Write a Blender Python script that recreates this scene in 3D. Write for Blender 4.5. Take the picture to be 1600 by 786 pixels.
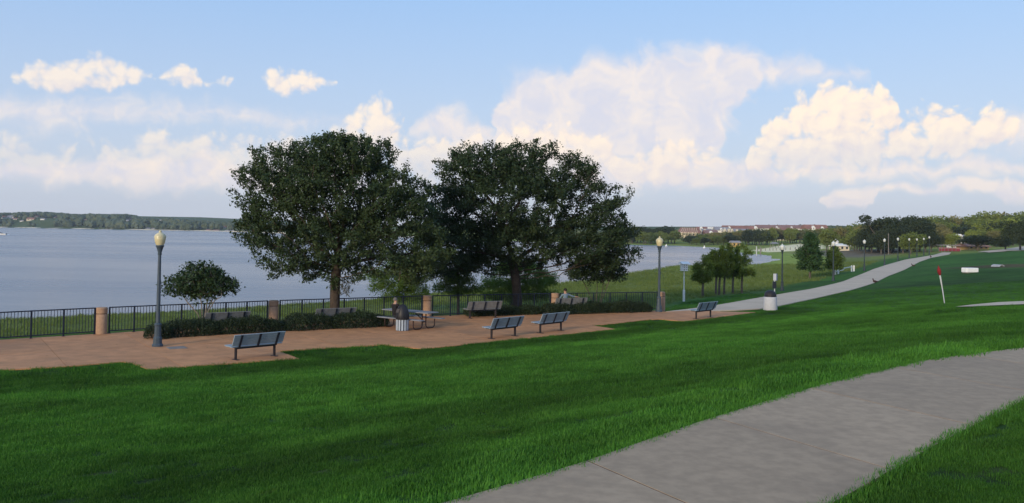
import bpy, bmesh, math, random
import numpy as np
from mathutils import Vector, Matrix, Quaternion

for _o in list(bpy.data.objects):
    bpy.data.objects.remove(_o)
S = bpy.context.scene
COL = S.collection
R = math.radians
PI = math.pi
rng = np.random.default_rng(7)
random.seed(7)

# ------------------------------------------------------------------ camera
# eye at the origin, looking along +Y, slightly rolled as the photographer held it
F_PX, CX, CY = 1386.0, 800.0, 325.5
PITCH, ROLL = R(1.5), R(0.85)
_F = np.array([0, math.cos(PITCH), math.sin(PITCH)])
_Ub = np.array([0, -math.sin(PITCH), math.cos(PITCH)])
_Rb = np.array([1.0, 0, 0])
_R = _Rb * math.cos(ROLL) + _Ub * math.sin(ROLL)
_U = -_Rb * math.sin(ROLL) + _Ub * math.cos(ROLL)
cam = bpy.data.cameras.new('camera')
cam.sensor_fit = 'HORIZONTAL'
cam.sensor_width = 36.0
cam.lens = 36.0 * F_PX / 1600.0
cam.shift_y = (CY - 393.0) / 1600.0
cam.clip_start = 0.1
cam.clip_end = 9000
camo = bpy.data.objects.new('camera', cam)
COL.objects.link(camo)
camo.matrix_world = Matrix(((_R[0], _U[0], -_F[0], 0), (_R[1], _U[1], -_F[1], 0), (_R[2], _U[2], -_F[2], 0), (0, 0, 0, 1)))
S.camera = camo


def ray(px, py):
    """direction of sight towards a point of the photograph (survey of the place)"""
    return _F + (px - CX) / F_PX * _R + (CY - py) / F_PX * _U


def at_z(px, py, z):
    d = ray(px, py)
    return d * (z / d[2])


def at_y(px, py, Y):
    d = ray(px, py)
    return d * (Y / d[1])


# ------------------------------------------------------------------ sun, sky, exposure
SUN_EL, SUN_AZ = R(15.0), R(212.0)        # azimuth clockwise from +Y : behind and to the left
S.view_settings.view_transform = 'Standard'
S.view_settings.look = 'None'
S.view_settings.exposure = 0.15
S.view_settings.gamma = 1.0
sun = bpy.data.lights.new('sun', 'SUN')
sun.energy = 2.7
sun.angle = R(9)
sun.color = (1.0, 0.84, 0.62)
suno = bpy.data.objects.new('sun', sun)
COL.objects.link(suno)
_sd = Vector((math.sin(SUN_AZ) * math.cos(SUN_EL), math.cos(SUN_AZ) * math.cos(SUN_EL), math.sin(SUN_EL)))
suno.rotation_euler = (-_sd).to_track_quat('-Z', 'Y').to_euler()

# cloud survey: (px, py, half width, half height) of each puff in the photograph
CRISP = [
    (75, 124, 36, 17), (118, 118, 42, 20), (152, 113, 34, 18), (196, 111, 26, 14), (112, 138, 44, 10),
    (281, 122, 26, 14), (342, 131, 18, 9), (455, 126, 38, 19), (502, 124, 20, 12),
    (20, 240, 24, 22), (62, 246, 40, 17), (120, 222, 18, 9), (30, 275, 40, 14),
    (242, 214, 20, 18), (242, 248, 82, 24), (322, 242, 60, 26), (402, 238, 62, 26), (190, 252, 38, 13), (445, 224, 26, 16), (370, 268, 90, 12),
    (582, 186, 32, 34), (558, 215, 44, 26), (606, 218, 34, 26), (628, 182, 8, 7), (470, 255, 60, 24), (520, 268, 60, 30),
    (700, 238, 48, 26), (662, 246, 52, 22), (742, 216, 14, 11), (700, 275, 80, 26),
    (800, 216, 26, 18), (862, 216, 70, 22), (925, 226, 36, 19), (1000, 262, 44, 15), (1050, 232, 34, 13), (1104, 250, 27, 20), (1018, 288, 52, 10),
    (870, 262, 80, 26),
    (1262, 212, 58, 46), (1302, 172, 34, 38), (1316, 150, 20, 22), (1256, 172, 24, 20), (1240, 240, 66, 34), (1206, 258, 40, 20), (1296, 242, 80, 36), (1332, 200, 32, 50), (1374, 162, 24, 26), (1360, 186, 24, 24), (1186, 240, 14, 14),
    (1408, 220, 24, 30), (1452, 204, 36, 34), (1476, 190, 36, 22), (1500, 216, 46, 32), (1542, 196, 24, 24), (1566, 212, 24, 22), (1455, 240, 76, 16),
]
SOFT = [
    (905, 150, 120, 42), (990, 112, 90, 36), (835, 172, 64, 46), (1080, 104, 90, 28), (1125, 86, 34, 20), (1200, 116, 60, 26), (1265, 122, 70, 16), (985, 175, 160, 60),
    (930, 230, 170, 40), (700, 200, 52, 36), (1050, 275, 170, 34), (1590, 215, 40, 34),
    (1390, 266, 170, 14), (1560, 262, 70, 15), (1430, 294, 60, 9), (1345, 294, 36, 8), (1325, 320, 24, 10), (1510, 293, 54, 12), (1595, 300, 30, 18),
    (300, 280, 280, 26), (60, 180, 120, 26), (330, 180, 200, 18), (630, 0, 40, 6), (820, 2, 40, 6),
]


def azel(px, py):
    d = ray(px, py)
    return math.atan2(d[0], d[1]), math.asin(d[2] / np.linalg.norm(d))


class NT:
    """tiny helper for node trees"""
    def __init__(self, tree):
        self.t = tree

    def n(self, kind, **kw):
        nd = self.t.nodes.new(kind)
        for k, v in kw.items():
            setattr(nd, k, v)
        return nd

    def put(self, sock, v):
        if hasattr(v, 'is_linked') or isinstance(v, bpy.types.NodeSocket):
            self.t.links.new(v, sock)
        elif v is not None:
            sock.default_value = v

    def m(self, op, a, b=None, c=None, clamp=False):
        nd = self.n('ShaderNodeMath', operation=op, use_clamp=clamp)
        for i, v in enumerate((a, b, c)):
            self.put(nd.inputs[i], v)
        return nd.outputs[0]

    def v(self, op, a, b=None):
        nd = self.n('ShaderNodeVectorMath', operation=op)
        self.put(nd.inputs[0], a)
        if b is not None:
            self.put(nd.inputs[1], b)
        return nd.outputs['Value'] if op in ('DOT_PRODUCT', 'LENGTH') else nd.outputs[0]

    def noise(self, vec, scale, detail=2.0, rough=0.5, out='Fac'):
        nd = self.n('ShaderNodeTexNoise')
        if vec is not None:
            self.t.links.new(vec, nd.inputs['Vector'])
        nd.inputs['Scale'].default_value = scale
        nd.inputs['Detail'].default_value = detail
        nd.inputs['Roughness'].default_value = rough
        return nd.outputs[out]

    def ramp(self, x, lo, hi, a=0.0, b=1.0, kind='SMOOTHSTEP'):
        nd = self.n('ShaderNodeMapRange', interpolation_type=kind)
        self.put(nd.inputs[0], x)
        for i, v in enumerate((lo, hi, a, b)):
            self.put(nd.inputs[i + 1], v)
        return nd.outputs[0]

    def mix(self, f, a, b, blend='MIX'):
        nd = self.n('ShaderNodeMix', data_type='RGBA', blend_type=blend)
        self.put(nd.inputs[0], f)
        self.put(nd.inputs[6], a)
        self.put(nd.inputs[7], b)
        return nd.outputs[2]


AZ0, AZ1, EL1 = -0.60, 0.60, 0.40         # span of the surveyed cloud profiles


def profile(lst, gain, pad):
    """top, bottom and density of a bank of cloud for each azimuth (257 columns)"""
    az = np.linspace(AZ0, AZ1, 257)
    top = np.full(257, -1.0)
    bot = np.full(257, 9.0)
    for (px, py, rx, ry) in lst:
        a, e = azel(px, py)
        q = 1 - ((az - a) * F_PX / (rx * gain)) ** 2
        h = np.sqrt(np.clip(q, 0, 1)) * ry * gain / F_PX
        on = q > 0
        top = np.where(on, np.maximum(top, e + h), top)
        bot = np.where(on, np.minimum(bot, e - h * 0.8), bot)
    on = top > -0.5
    mid = np.where(on, (top + bot) / 2, 0)
    idx = np.arange(257)
    if on.any():                              # close to the bank, fade out instead of ending in a cliff
        mid = np.interp(idx, idx[on], mid[on])
    top = np.where(on, top, mid - pad)
    bot = np.where(on, bot, mid + pad)
    return top, bot


def curve_node(k, fac, top, bot):
    nd = k.n('ShaderNodeRGBCurve')
    mp = nd.mapping
    mp.use_clip = False
    for c, arr in ((mp.curves[0], top), (mp.curves[1], bot)):
        ys = np.clip((arr + 0.1) / (EL1 + 0.1), 0, 1)
        xs = np.linspace(0, 1, 257)
        keep = list(range(0, 257, 2))
        while len(c.points) < len(keep):
            c.points.new(0.5, 0.5)
        for p, i in zip(c.points, keep):
            p.location = (float(xs[i]), float(ys[i]))
            p.handle_type = 'VECTOR'
    mp.update()
    k.t.links.new(fac, nd.inputs['Color'])
    sp = k.n('ShaderNodeSeparateColor')
    k.t.links.new(nd.outputs[0], sp.inputs[0])
    return sp.outputs[0], sp.outputs[1]


HI = [c for c in CRISP if c[1] < 140 and c[0] < 560]
LO = [c for c in CRISP if c not in HI]
SHI = [c for c in SOFT if c[1] < 260 and 640 < c[0] < 1400 and c[1] > 50]
SLO2 = [c for c in SOFT if c[1] > 285]
SLO = [c for c in SOFT if c[1] >= 260 and c not in SLO2]
SVEIL = [c for c in SOFT if c[1] < 260 and c not in SHI and c[1] > 50]


def cloud_layers(k, p, pe):
    """signed depth into each bank at the warped point p (az, el); pe = elevation socket"""
    sep = k.n('ShaderNodeSeparateXYZ')
    k.t.links.new(p, sep.inputs[0])
    az, el = sep.outputs[0], sep.outputs[1]
    fac = k.ramp(az, AZ0, AZ1, kind='LINEAR')
    eln = k.ramp(el, -0.1, EL1, kind='LINEAR')

    def bank(lst, gain, pad, soft):
        t, b = curve_node(k, fac, *profile(lst, gain, pad))
        sc = (EL1 + 0.1) / soft
        return k.m('MULTIPLY', k.m('MINIMUM', k.m('SUBTRACT', t, eln), k.m('SUBTRACT', eln, b)), sc)
    return az, el, bank


W = bpy.data.worlds.new('World')
S.world = W
W.use_nodes = True
W.node_tree.nodes.clear()
k = NT(W.node_tree)
SKY_STRENGTH = 0.14
tc = k.n('ShaderNodeTexCoord')
sp = k.n('ShaderNodeSeparateXYZ')
W.node_tree.links.new(k.v('NORMALIZE', tc.outputs['Generated']), sp.inputs[0])
cb = k.n('ShaderNodeCombineXYZ')
W.node_tree.links.new(k.m('ARCTAN2', sp.outputs[0], sp.outputs[1]), cb.inputs[0])
W.node_tree.links.new(k.m('ARCSINE', sp.outputs[2]), cb.inputs[1])
p0 = cb.outputs[0]
w1 = k.v('SUBTRACT', k.noise(p0, 20, 3, 0.5, 'Color'), (0.5, 0.5, 0.5))
pc = k.v('ADD', p0, k.v('MULTIPLY', w1, (0.028, 0.024, 0)))
ps = k.v('ADD', p0, k.v('MULTIPLY', w1, (0.07, 0.04, 0)))


def billow(p, scale):
    nd = k.n('ShaderNodeTexVoronoi', feature='F1', voronoi_dimensions='2D')
    nd.inputs['Scale'].default_value = scale
    k.t.links.new(p, nd.inputs['Vector'])
    return nd.outputs['Distance']


def crisp_field(p):
    az, el, bank = cloud_layers(k, p, None)
    f = k.m('MAXIMUM', bank(HI, 1.26, 0.02, 0.011), bank(LO, 1.03, 0.02, 0.016))
    f = k.m('ADD', f, 0.16)
    b = k.m('ADD', k.m('ADD', k.m('MULTIPLY', billow(p, 34), 0.52), k.m('MULTIPLY', billow(p, 83), 0.42)), k.m('MULTIPLY', billow(p, 200), 0.15))
    return az, el, f, b


az, el, f1, b1 = crisp_field(pc)
_, _, f2, b2 = crisp_field(k.v('ADD', pc, (-0.006, 0.009, 0)))
# the same weather goes on all round, beyond what the photograph shows
band = k.m('MULTIPLY', k.ramp(el, 0.02, 0.09), k.ramp(el, 0.34, 0.20))
side = k.ramp(k.m('ABSOLUTE', az), 0.56, 0.66)
oth = k.m('MULTIPLY', k.m('SUBTRACT', k.noise(pc, 6.5, 1, 0.5), 0.52), 9.0)
oth = k.m('SUBTRACT', k.m('MULTIPLY', oth, k.m('MULTIPLY', band, side)), k.m('SUBTRACT', 1.0, k.m('MULTIPLY', side, band)))
d1 = k.m('ADD', k.m('MAXIMUM', k.m('MINIMUM', f1, 1.0), oth), k.m('MULTIPLY', k.m('SUBTRACT', 0.42, b1), 2.2))
rel = k.m('ADD', k.m('MULTIPLY', k.m('SUBTRACT', b2, b1), 1.0), k.m('MULTIPLY', k.m('SUBTRACT', k.m('MINIMUM', f1, 2.5), k.m('MINIMUM', f2, 2.5)), 0.22))
_, _, sbank = cloud_layers(k, ps, None)
nz = k.noise(ps, 26, 3, 0.6)
fs = k.m('MAXIMUM', sbank(SHI, 1.12, 0.03, 0.022), k.m('MAXIMUM', k.m('MAXIMUM', sbank(SLO, 1.1, 0.02, 0.012), sbank(SLO2, 1.15, 0.012, 0.008)), sbank(SVEIL, 1.1, 0.03, 0.03)))
d2 = k.m('ADD', k.m('MINIMUM', fs, 1.2), k.m('MULTIPLY', k.m('SUBTRACT', nz, 0.5), 1.5))
sky = k.n('ShaderNodeTexSky', sky_type='NISHITA')
sky.sun_disc = False
sky.sun_elevation = SUN_EL
sky.sun_rotation = SUN_AZ
sky.air_density = 1.0
sky.dust_density = 1.6
sky.ozone_density = 1.0
# thin humid veil: deep blue overhead, whitening and turning faintly lavender towards the horizon
vcol = k.mix(k.ramp(sp.outputs[2], 0.0, 0.29, kind='LINEAR'), (4.4, 4.65, 5.3, 1), (2.25, 3.85, 6.55, 1))
skyc = k.mix(k.ramp(sp.outputs[2], 0.0, 0.30, 0.86, 0.72), sky.outputs[0], vcol)
lit = k.m('ADD', 0.70, k.m('MULTIPLY', rel, 1.0), clamp=True)
ccol = k.mix(lit, (5.4, 4.85, 5.0, 1), (7.2, 6.15, 5.05, 1))
acr = k.m('MULTIPLY', k.m('MULTIPLY', k.ramp(d1, -0.12, k.ramp(az, -0.35, 0.25, 1.10, 0.72, 'LINEAR')), k.ramp(az, -0.40, 0.12, 0.78, 1.0, 'LINEAR')), k.ramp(sp.outputs[2], 0.025, 0.13, 0.22, 1.0))
asf = k.m('MULTIPLY', k.ramp(d2, -0.3, 1.0), 0.80)
c1 = k.mix(asf, skyc, k.mix(k.ramp(nz, 0.3, 0.7), (5.1, 4.95, 5.45, 1), (6.7, 5.85, 5.25, 1)))
c2 = k.mix(acr, c1, ccol)
bg = k.n('ShaderNodeBackground')
W.node_tree.links.new(c2, bg.inputs[0])
bg.inputs[1].default_value = SKY_STRENGTH
wo = k.n('ShaderNodeOutputWorld')
W.node_tree.links.new(bg.outputs[0], wo.inputs[0])

W.cycles.sampling_method = 'MANUAL'
W.cycles.sample_map_resolution = 512
S.cycles.max_bounces = 6
S.cycles.diffuse_bounces = 2
S.cycles.glossy_bounces = 2
S.cycles.transmission_bounces = 4
S.cycles.transparent_max_bounces = 8

# ================================================================== helpers
def tag(o, label=None, cat=None, group=None, kind=None):
    if label:
        o['label'] = label
    if cat:
        o['category'] = cat
    if group:
        o['group'] = group
    if kind:
        o['kind'] = kind
    return o


def link(name, me, parent=None):
    o = bpy.data.objects.new(name, me)
    COL.objects.link(o)
    if parent is not None:
        o.parent = parent
    return o


def empty(name, loc=(0, 0, 0), rz=0.0):
    o = link(name, None)
    o.location = loc
    o.rotation_euler = (0, 0, rz)
    o.empty_display_size = 0.2
    return o


_kids = {}


def copy_tree(o, parent=None, loc=None, rz=None, scale=None):
    c = o.copy()
    COL.objects.link(c)
    if parent is not None:
        c.parent = parent
    if loc is not None:
        c.location = loc
    if rz is not None:
        c.rotation_euler = (0, 0, rz)
    if scale is not None:
        c.scale = scale
    if o not in _kids:
        _kids[o] = [x for x in COL.objects if x.parent == o]
    for ch in _kids[o]:
        copy_tree(ch, c)
    return c


def np_mesh(name, verts, faces, mat=None, smooth=False, attr=None):
    """fast mesh from arrays; faces (n,3) or (n,4)"""
    verts = np.asarray(verts, dtype=np.float32)
    faces = np.asarray(faces, dtype=np.int32)
    me = bpy.data.meshes.new(name)
    nf, w = faces.shape
    me.vertices.add(len(verts))
    me.vertices.foreach_set('co', verts.ravel())
    me.loops.add(nf * w)
    me.loops.foreach_set('vertex_index', faces.ravel())
    me.polygons.add(nf)
    me.polygons.foreach_set('loop_start', np.arange(0, nf * w, w, dtype=np.int32))
    me.polygons.foreach_set('loop_total', np.full(nf, w, dtype=np.int32))
    me.polygons.foreach_set('use_smooth', np.full(nf, bool(smooth)))
    me.update(calc_edges=True)
    if attr is not None:
        for an, arr in attr.items():
            a = me.attributes.new(an, 'FLOAT_COLOR', 'POINT')
            rgba = np.ones((len(verts), 4), dtype=np.float32)
            rgba[:, :3] = arr
            a.data.foreach_set('color', rgba.ravel())
    if mat:
        me.materials.append(mat)
    return me


class MB:
    """collects simple solids and links them as ONE mesh object"""
    def __init__(self):
        self.v, self.f, self.sm = [], [], []

    def add(self, vs, fs, smooth=False):
        o = len(self.v)
        self.v += [tuple(x) for x in vs]
        self.f += [tuple(i + o for i in f) for f in fs]
        self.sm += [smooth] * len(fs)

    def box(self, c, s, rot=None, bev=0.0):
        hx, hy, hz = s[0] / 2, s[1] / 2, s[2] / 2
        if bev > 0:
            b = min(bev, hx * .9, hy * .9, hz * .9)
            pts = []
            for sx in (-1, 1):
                for sy in (-1, 1):
                    for sz in (-1, 1):
                        pts += [(sx * (hx - b), sy * (hy - b), sz * hz), (sx * (hx - b), sy * hy, sz * (hz - b)), (sx * hx, sy * (hy - b), sz * (hz - b))]
            bm = bmesh.new()
            for p in pts:
                bm.verts.new(p)
            bmesh.ops.convex_hull(bm, input=bm.verts)
            bm.verts.index_update()
            vs = [v.co.copy() for v in bm.verts]
            fs = [[v.index for v in f.verts] for f in bm.faces]
            bm.free()
        else:
            vs = [Vector((x, y, z)) for x in (-hx, hx) for y in (-hy, hy) for z in (-hz, hz)]
            fs = [(0, 1, 3, 2), (4, 6, 7, 5), (0, 4, 5, 1), (2, 3, 7, 6), (0, 2, 6, 4), (1, 5, 7, 3)]
        if rot is not None:
            m = rot if isinstance(rot, Matrix) else Matrix.Rotation(rot, 3, 'Z')
            vs = [m @ v for v in vs]
        self.add([Vector(c) + v for v in vs], fs)
        return self

    def bar(self, a, b, w, h=None, up=(0, 0, 1)):
        """rectangular bar from a to b"""
        a, b = Vector(a), Vector(b)
        d = (b - a)
        L = d.length
        x = d.normalized()
        u = Vector(up)
        y = u.cross(x)
        if y.length < 1e-4:
            y = Vector((0, 1, 0)).cross(x)
        y.normalize()
        z = x.cross(y)
        m = Matrix((x, y, z)).transposed()
        self.box((a + b) / 2, (L, w, h or w), m)
        return self

    def tube(self, pts, rad, n=8, cap=True, smooth=True):
        pts = [Vector(p) for p in pts]
        rad = list(rad) if hasattr(rad, '__len__') else [rad] * len(pts)
        vs = []
        pu = None
        for i, p in enumerate(pts):
            d = (pts[min(i + 1, len(pts) - 1)] - pts[max(i - 1, 0)]).normalized()
            u = (pu - d * pu.dot(d)) if pu is not None else d.orthogonal()
            if u.length < 1e-5:
                u = d.orthogonal()
            u.normalize()
            pu = u
            w = d.cross(u)
            for j in range(n):
                t = 2 * PI * j / n
                vs.append(p + (u * math.cos(t) + w * math.sin(t)) * rad[i])
        fs = [(i * n + j, i * n + (j + 1) % n, (i + 1) * n + (j + 1) % n, (i + 1) * n + j) for i in range(len(pts) - 1) for j in range(n)]
        self.add(vs, fs, smooth)
        if cap:
            m = (len(pts) - 1) * n
            self.add(vs[:n], [tuple(range(n - 1, -1, -1))])
            self.add(vs[m:], [tuple(range(n))])
        return self

    def lathe(self, prof, n=16, c=(0, 0, 0), smooth=False, flute=0.0):
        vs = []
        for (r, z) in prof:
            for j in range(n):
                t = 2 * PI * j / n
                rr = r * (1 - flute * (j % 2))
                vs.append((c[0] + rr * math.cos(t), c[1] + rr * math.sin(t), c[2] + z))
        fs = [(i * n + j, i * n + (j + 1) % n, (i + 1) * n + (j + 1) % n, (i + 1) * n + j) for i in range(len(prof) - 1) for j in range(n)]
        self.add(vs, fs, smooth)
        m = (len(prof) - 1) * n
        self.add(vs[:n], [tuple(range(n - 1, -1, -1))])
        self.add(vs[m:], [tuple(range(n))])
        return self

    def mesh(self, name, mat):
        me = bpy.data.meshes.new(name)
        me.from_pydata([tuple(v) for v in self.v], [], self.f)
        me.polygons.foreach_set('use_smooth', self.sm)
        me.update()
        me.materials.append(mat)
        return me

    def build(self, name, mat, parent=None):
        return link(name, self.mesh(name, mat), parent)


# ------------------------------------------------------------------ materials
def material(name, col, rough=0.7, var=0.25, scale=4.0, bump=0.0, bscale=None, col2=None, metal=0.0, spec=0.3, coords='Object', stain=None, detail=4.0, objvar=0.0):
    m = bpy.data.materials.new(name)
    m.use_nodes = True
    t = m.node_tree
    t.nodes.clear()
    k = NT(t)
    out = k.n('ShaderNodeOutputMaterial')
    bs = k.n('ShaderNodeBsdfPrincipled')
    t.links.new(bs.outputs[0], out.inputs[0])
    tcn = k.n('ShaderNodeTexCoord')
    geo = k.n('ShaderNodeNewGeometry')
    p = geo.outputs['Position'] if coords == 'World' else tcn.outputs['Object']
    nz = k.noise(p, scale, detail, 0.6)
    c2 = col2 or tuple(c * (1 - var) for c in col)
    c1 = col if col2 else tuple(min(1, c * (1 + var)) for c in col)
    c = k.mix(k.ramp(nz, 0.3, 0.7), (*c2, 1), (*c1, 1))
    if stain:
        sc, scol, amt = stain
        c = k.mix(k.m('MULTIPLY', k.ramp(k.noise(p, sc, 5, 0.65), 0.48, 0.72), amt), c, (*scol, 1))
    if objvar:
        oi = k.n('ShaderNodeObjectInfo')
        lo, hi = 1 - objvar, 1 + objvar
        c = k.mix(1.0, c, k.mix(oi.outputs['Random'], (lo, lo, lo, 1), (hi, hi, hi, 1)), 'MULTIPLY')
    t.links.new(c, bs.inputs['Base Color'])
    bs.inputs['Roughness'].default_value = rough
    bs.inputs['Metallic'].default_value = metal
    bs.inputs['Specular IOR Level'].default_value = spec
    if bump:
        bn = k.n('ShaderNodeBump')
        bn.inputs['Strength'].default_value = min(1.0, bump * 10)
        bn.inputs['Distance'].default_value = bump
        t.links.new(k.noise(p, bscale or scale * 6, 4, 0.6), bn.inputs['Height'])
        t.links.new(bn.outputs[0], bs.inputs['Normal'])
    return m


def leaf_material(name, col, col2, transl=0.25, scale=0.6, gloss=0.25):
    m = bpy.data.materials.new(name)
    m.use_nodes = True
    t = m.node_tree
    t.nodes.clear()
    k = NT(t)
    out = k.n('ShaderNodeOutputMaterial')
    bs = k.n('ShaderNodeBsdfPrincipled')
    tr = k.n('ShaderNodeBsdfTranslucent')
    mx = k.n('ShaderNodeMixShader')
    tcn = k.n('ShaderNodeTexCoord')
    oi = k.n('ShaderNodeObjectInfo')
    geo = k.n('ShaderNodeNewGeometry')
    nz = k.noise(geo.outputs['Position'], scale, 3, 0.6)
    isl = geo.outputs['Random Per Island']
    f = k.m('ADD', k.m('MULTIPLY', k.ramp(nz, 0.3, 0.7), 0.55), k.m('MULTIPLY', isl, 0.45))
    c = k.mix(f, (*col, 1), (*col2, 1))
    c = k.mix(1.0, c, k.mix(oi.outputs['Random'], (0.82, 0.84, 0.8, 1), (1.15, 1.12, 1.0, 1)), 'MULTIPLY')
    t.links.new(c, bs.inputs['Base Color'])
    bs.inputs['Roughness'].default_value = 0.55
    bs.inputs['Specular IOR Level'].default_value = gloss
    t.links.new(k.mix(1.0, c, (1.3, 1.35, 0.6, 1), 'MULTIPLY'), tr.inputs[0])
    mx.inputs[0].default_value = transl
    t.links.new(bs.outputs[0], mx.inputs[1])
    t.links.new(tr.outputs[0], mx.inputs[2])
    t.links.new(mx.outputs[0], out.inputs[0])
    return m


M = {}
M['walk'] = material('pale_concrete', (0.345, 0.252, 0.166), 0.88, 0.12, 9.0, 0.004, 60, objvar=0.07, detail=8.0, stain=(0.55, (0.225, 0.166, 0.114), 0.6), coords='World')
M['litter'] = leaf_material('dry_leaf', (0.12, 0.07, 0.03), (0.22, 0.16, 0.06), 0.1, 3.0)
M['soil'] = material('dark_joint_soil', (0.05, 0.042, 0.034), 0.95, 0.2, 6, coords='World')
M['path'] = material('path_concrete', (0.50, 0.395, 0.29), 0.9, 0.07, 0.5, 0.003, 30, coords='World', stain=(0.12, (0.34, 0.28, 0.22), 0.5))
M['terrace'] = material('salmon_concrete', (0.455, 0.215, 0.096), 0.85, 0.14, 1.6, 0.003, 40, objvar=0.06, coords='World', stain=(0.35, (0.30, 0.158, 0.080), 0.75))
M['bollard'] = material('tan_bollard_concrete', (0.34, 0.215, 0.14), 0.9, 0.12, 9, 0.004, 90)
M['iron'] = material('dark_blue_iron', (0.012, 0.016, 0.032), 0.45, 0.2, 8)
M['lamp_post'] = material('blue_grey_post_paint', (0.055, 0.075, 0.105), 0.5, 0.25, 5, col2=(0.04, 0.062, 0.08))
M['lamp_dark'] = material('dark_green_post_paint', (0.022, 0.036, 0.045), 0.5, 0.25, 5)
M['globe'] = material('cream_lamp_globe', (0.55, 0.49, 0.30), 0.35, 0.08, 10, spec=0.5)
M['globe_grey'] = material('weathered_lamp_globe', (0.55, 0.56, 0.53), 0.35, 0.08, 10, spec=0.5)
M['slat'] = material('pale_blue_grey_plastic_slat', (0.25, 0.31, 0.36), 0.6, 0.08, 6, 0.001, 80)
M['slat_shade'] = material('shaded_grey_slat', (0.17, 0.175, 0.18), 0.7, 0.15, 6, 0.001, 80)  # fence-side bench slats: shade put into the colour as a darker grey
M['strap'] = material('dark_bench_frame', (0.016, 0.022, 0.036), 0.5, 0.2, 6)
M['leg'] = material('brown_black_bench_leg', (0.03, 0.024, 0.026), 0.55, 0.2, 6)
M['can_white'] = material('white_can_concrete', (0.42, 0.43, 0.46), 0.8, 0.06, 8, 0.003, 60)
M['white_slat'] = material('white_painted_slat', (0.34, 0.39, 0.45), 0.5, 0.06, 8)  # white paint greyed in the colour for the shade the can stands in
M['blue_liner'] = material('blue_black_liner', (0.02, 0.03, 0.06), 0.6, 0.2, 8)
M['lid'] = material('black_plastic_lid', (0.016, 0.016, 0.02), 0.5, 0.2, 6)
M['table_top'] = material('grey_table_top', (0.20, 0.21, 0.235), 0.55, 0.08, 5)
M['pipe'] = material('maroon_pipe_frame', (0.035, 0.017, 0.016), 0.5, 0.2, 6)
M['white_paint'] = material('white_paint', (0.75, 0.75, 0.74), 0.6, 0.05, 6)
M['pvc'] = material('weathered_white_wood', (0.46, 0.48, 0.48), 0.8, 0.08, 6)
M['sign_back'] = material('grey_sign_metal', (0.46, 0.48, 0.53), 0.5, 0.08, 10)
M['sign_blue'] = material('sign_blue_edge', (0.06, 0.09, 0.20), 0.5, 0.1, 10)
M['bark'] = material('oak_bark', (0.058, 0.044, 0.034), 0.95, 0.35, 6, 0.03, 16)
M['bark_pale'] = material('pale_smooth_bark', (0.17, 0.15, 0.13), 0.9, 0.25, 5, 0.01, 20, stain=(2.0, (0.09, 0.078, 0.066), 0.7))
M['bark_grey'] = material('grey_bark', (0.10, 0.085, 0.07), 0.95, 0.3, 6, 0.02, 16)
M['oak_leaf'] = leaf_material('oak_leaf', (0.024, 0.046, 0.019), (0.048, 0.076, 0.030), 0.18, 0.7)
M['crape_leaf'] = leaf_material('crape_leaf', (0.018, 0.040, 0.016), (0.036, 0.066, 0.022), 0.15, 1.2)
M['cypress_leaf'] = leaf_material('cypress_leaf', (0.075, 0.14, 0.022), (0.13, 0.20, 0.045), 0.35, 0.8)
M['grove_leaf'] = leaf_material('grove_leaf', (0.070, 0.115, 0.020), (0.12, 0.17, 0.034), 0.35, 0.5)
M['conifer_leaf'] = leaf_material('conifer_leaf', (0.020, 0.055, 0.018), (0.040, 0.085, 0.026), 0.2, 0.5)
M['hedge_leaf'] = leaf_material('hedge_leaf', (0.014, 0.026, 0.013), (0.036, 0.058, 0.024), 0.1, 1.6)
M['far_leaf'] = leaf_material('far_leaf', (0.095, 0.130, 0.030), (0.17, 0.205, 0.052), 0.25, 0.08)  # yellow-green far foliage, brightened in colour to carry the sunlit contrast
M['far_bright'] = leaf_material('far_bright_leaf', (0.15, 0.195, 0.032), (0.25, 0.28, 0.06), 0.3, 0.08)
M['far_olive'] = leaf_material('far_olive_leaf', (0.15, 0.145, 0.055), (0.22, 0.20, 0.085), 0.25, 0.08)
M['far_dark'] = leaf_material('far_dark_leaf', (0.022, 0.036, 0.016), (0.045, 0.062, 0.025), 0.15, 0.08)
M['far_blue'] = leaf_material('far_hill_leaf', (0.045, 0.066, 0.034), (0.09, 0.11, 0.055), 0.2, 0.02)
M['moss'] = leaf_material('hanging_moss', (0.09, 0.095, 0.08), (0.14, 0.14, 0.12), 0.3, 2.0)
M['skin'] = material('skin', (0.42, 0.25, 0.18), 0.55, 0.08, 20)
M['shirt'] = material('pale_blue_shirt', (0.15, 0.21, 0.27), 0.85, 0.1, 14)
M['black_top'] = material('black_jersey', (0.014, 0.013, 0.016), 0.9, 0.2, 14)
M['trousers'] = material('dark_trousers', (0.03, 0.035, 0.05), 0.85, 0.2, 14)
M['hair_dark'] = material('dark_hair', (0.012, 0.010, 0.009), 0.6, 0.2, 40)
M['hair_grey'] = material('grey_hair', (0.11, 0.105, 0.10), 0.7, 0.2, 40)
M['eye'] = material('eye', (0.02, 0.015, 0.012), 0.2, 0.1, 10)
M['red'] = material('dull_red_cloth', (0.20, 0.014, 0.016), 0.8, 0.2, 6)
M['sand'] = material('pale_sand', (0.62, 0.55, 0.43), 0.95, 0.1, 0.2, coords='World')
M['tile_red'] = material('terracotta_roof', (0.26, 0.125, 0.09), 0.85, 0.2, 0.4)
M['roof_brown'] = material('brown_roof', (0.23, 0.13, 0.11), 0.85, 0.15, 0.4)
M['roof_grey'] = material('grey_roof', (0.27, 0.25, 0.26), 0.85, 0.12, 0.4)
M['cream'] = material('cream_stucco', (0.62, 0.54, 0.40), 0.85, 0.06, 0.4)
M['white_wall'] = material('white_stucco', (0.74, 0.72, 0.67), 0.85, 0.05, 0.4)
M['yellow_wall'] = material('ochre_wall', (0.56, 0.37, 0.15), 0.85, 0.08, 0.4)
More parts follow.
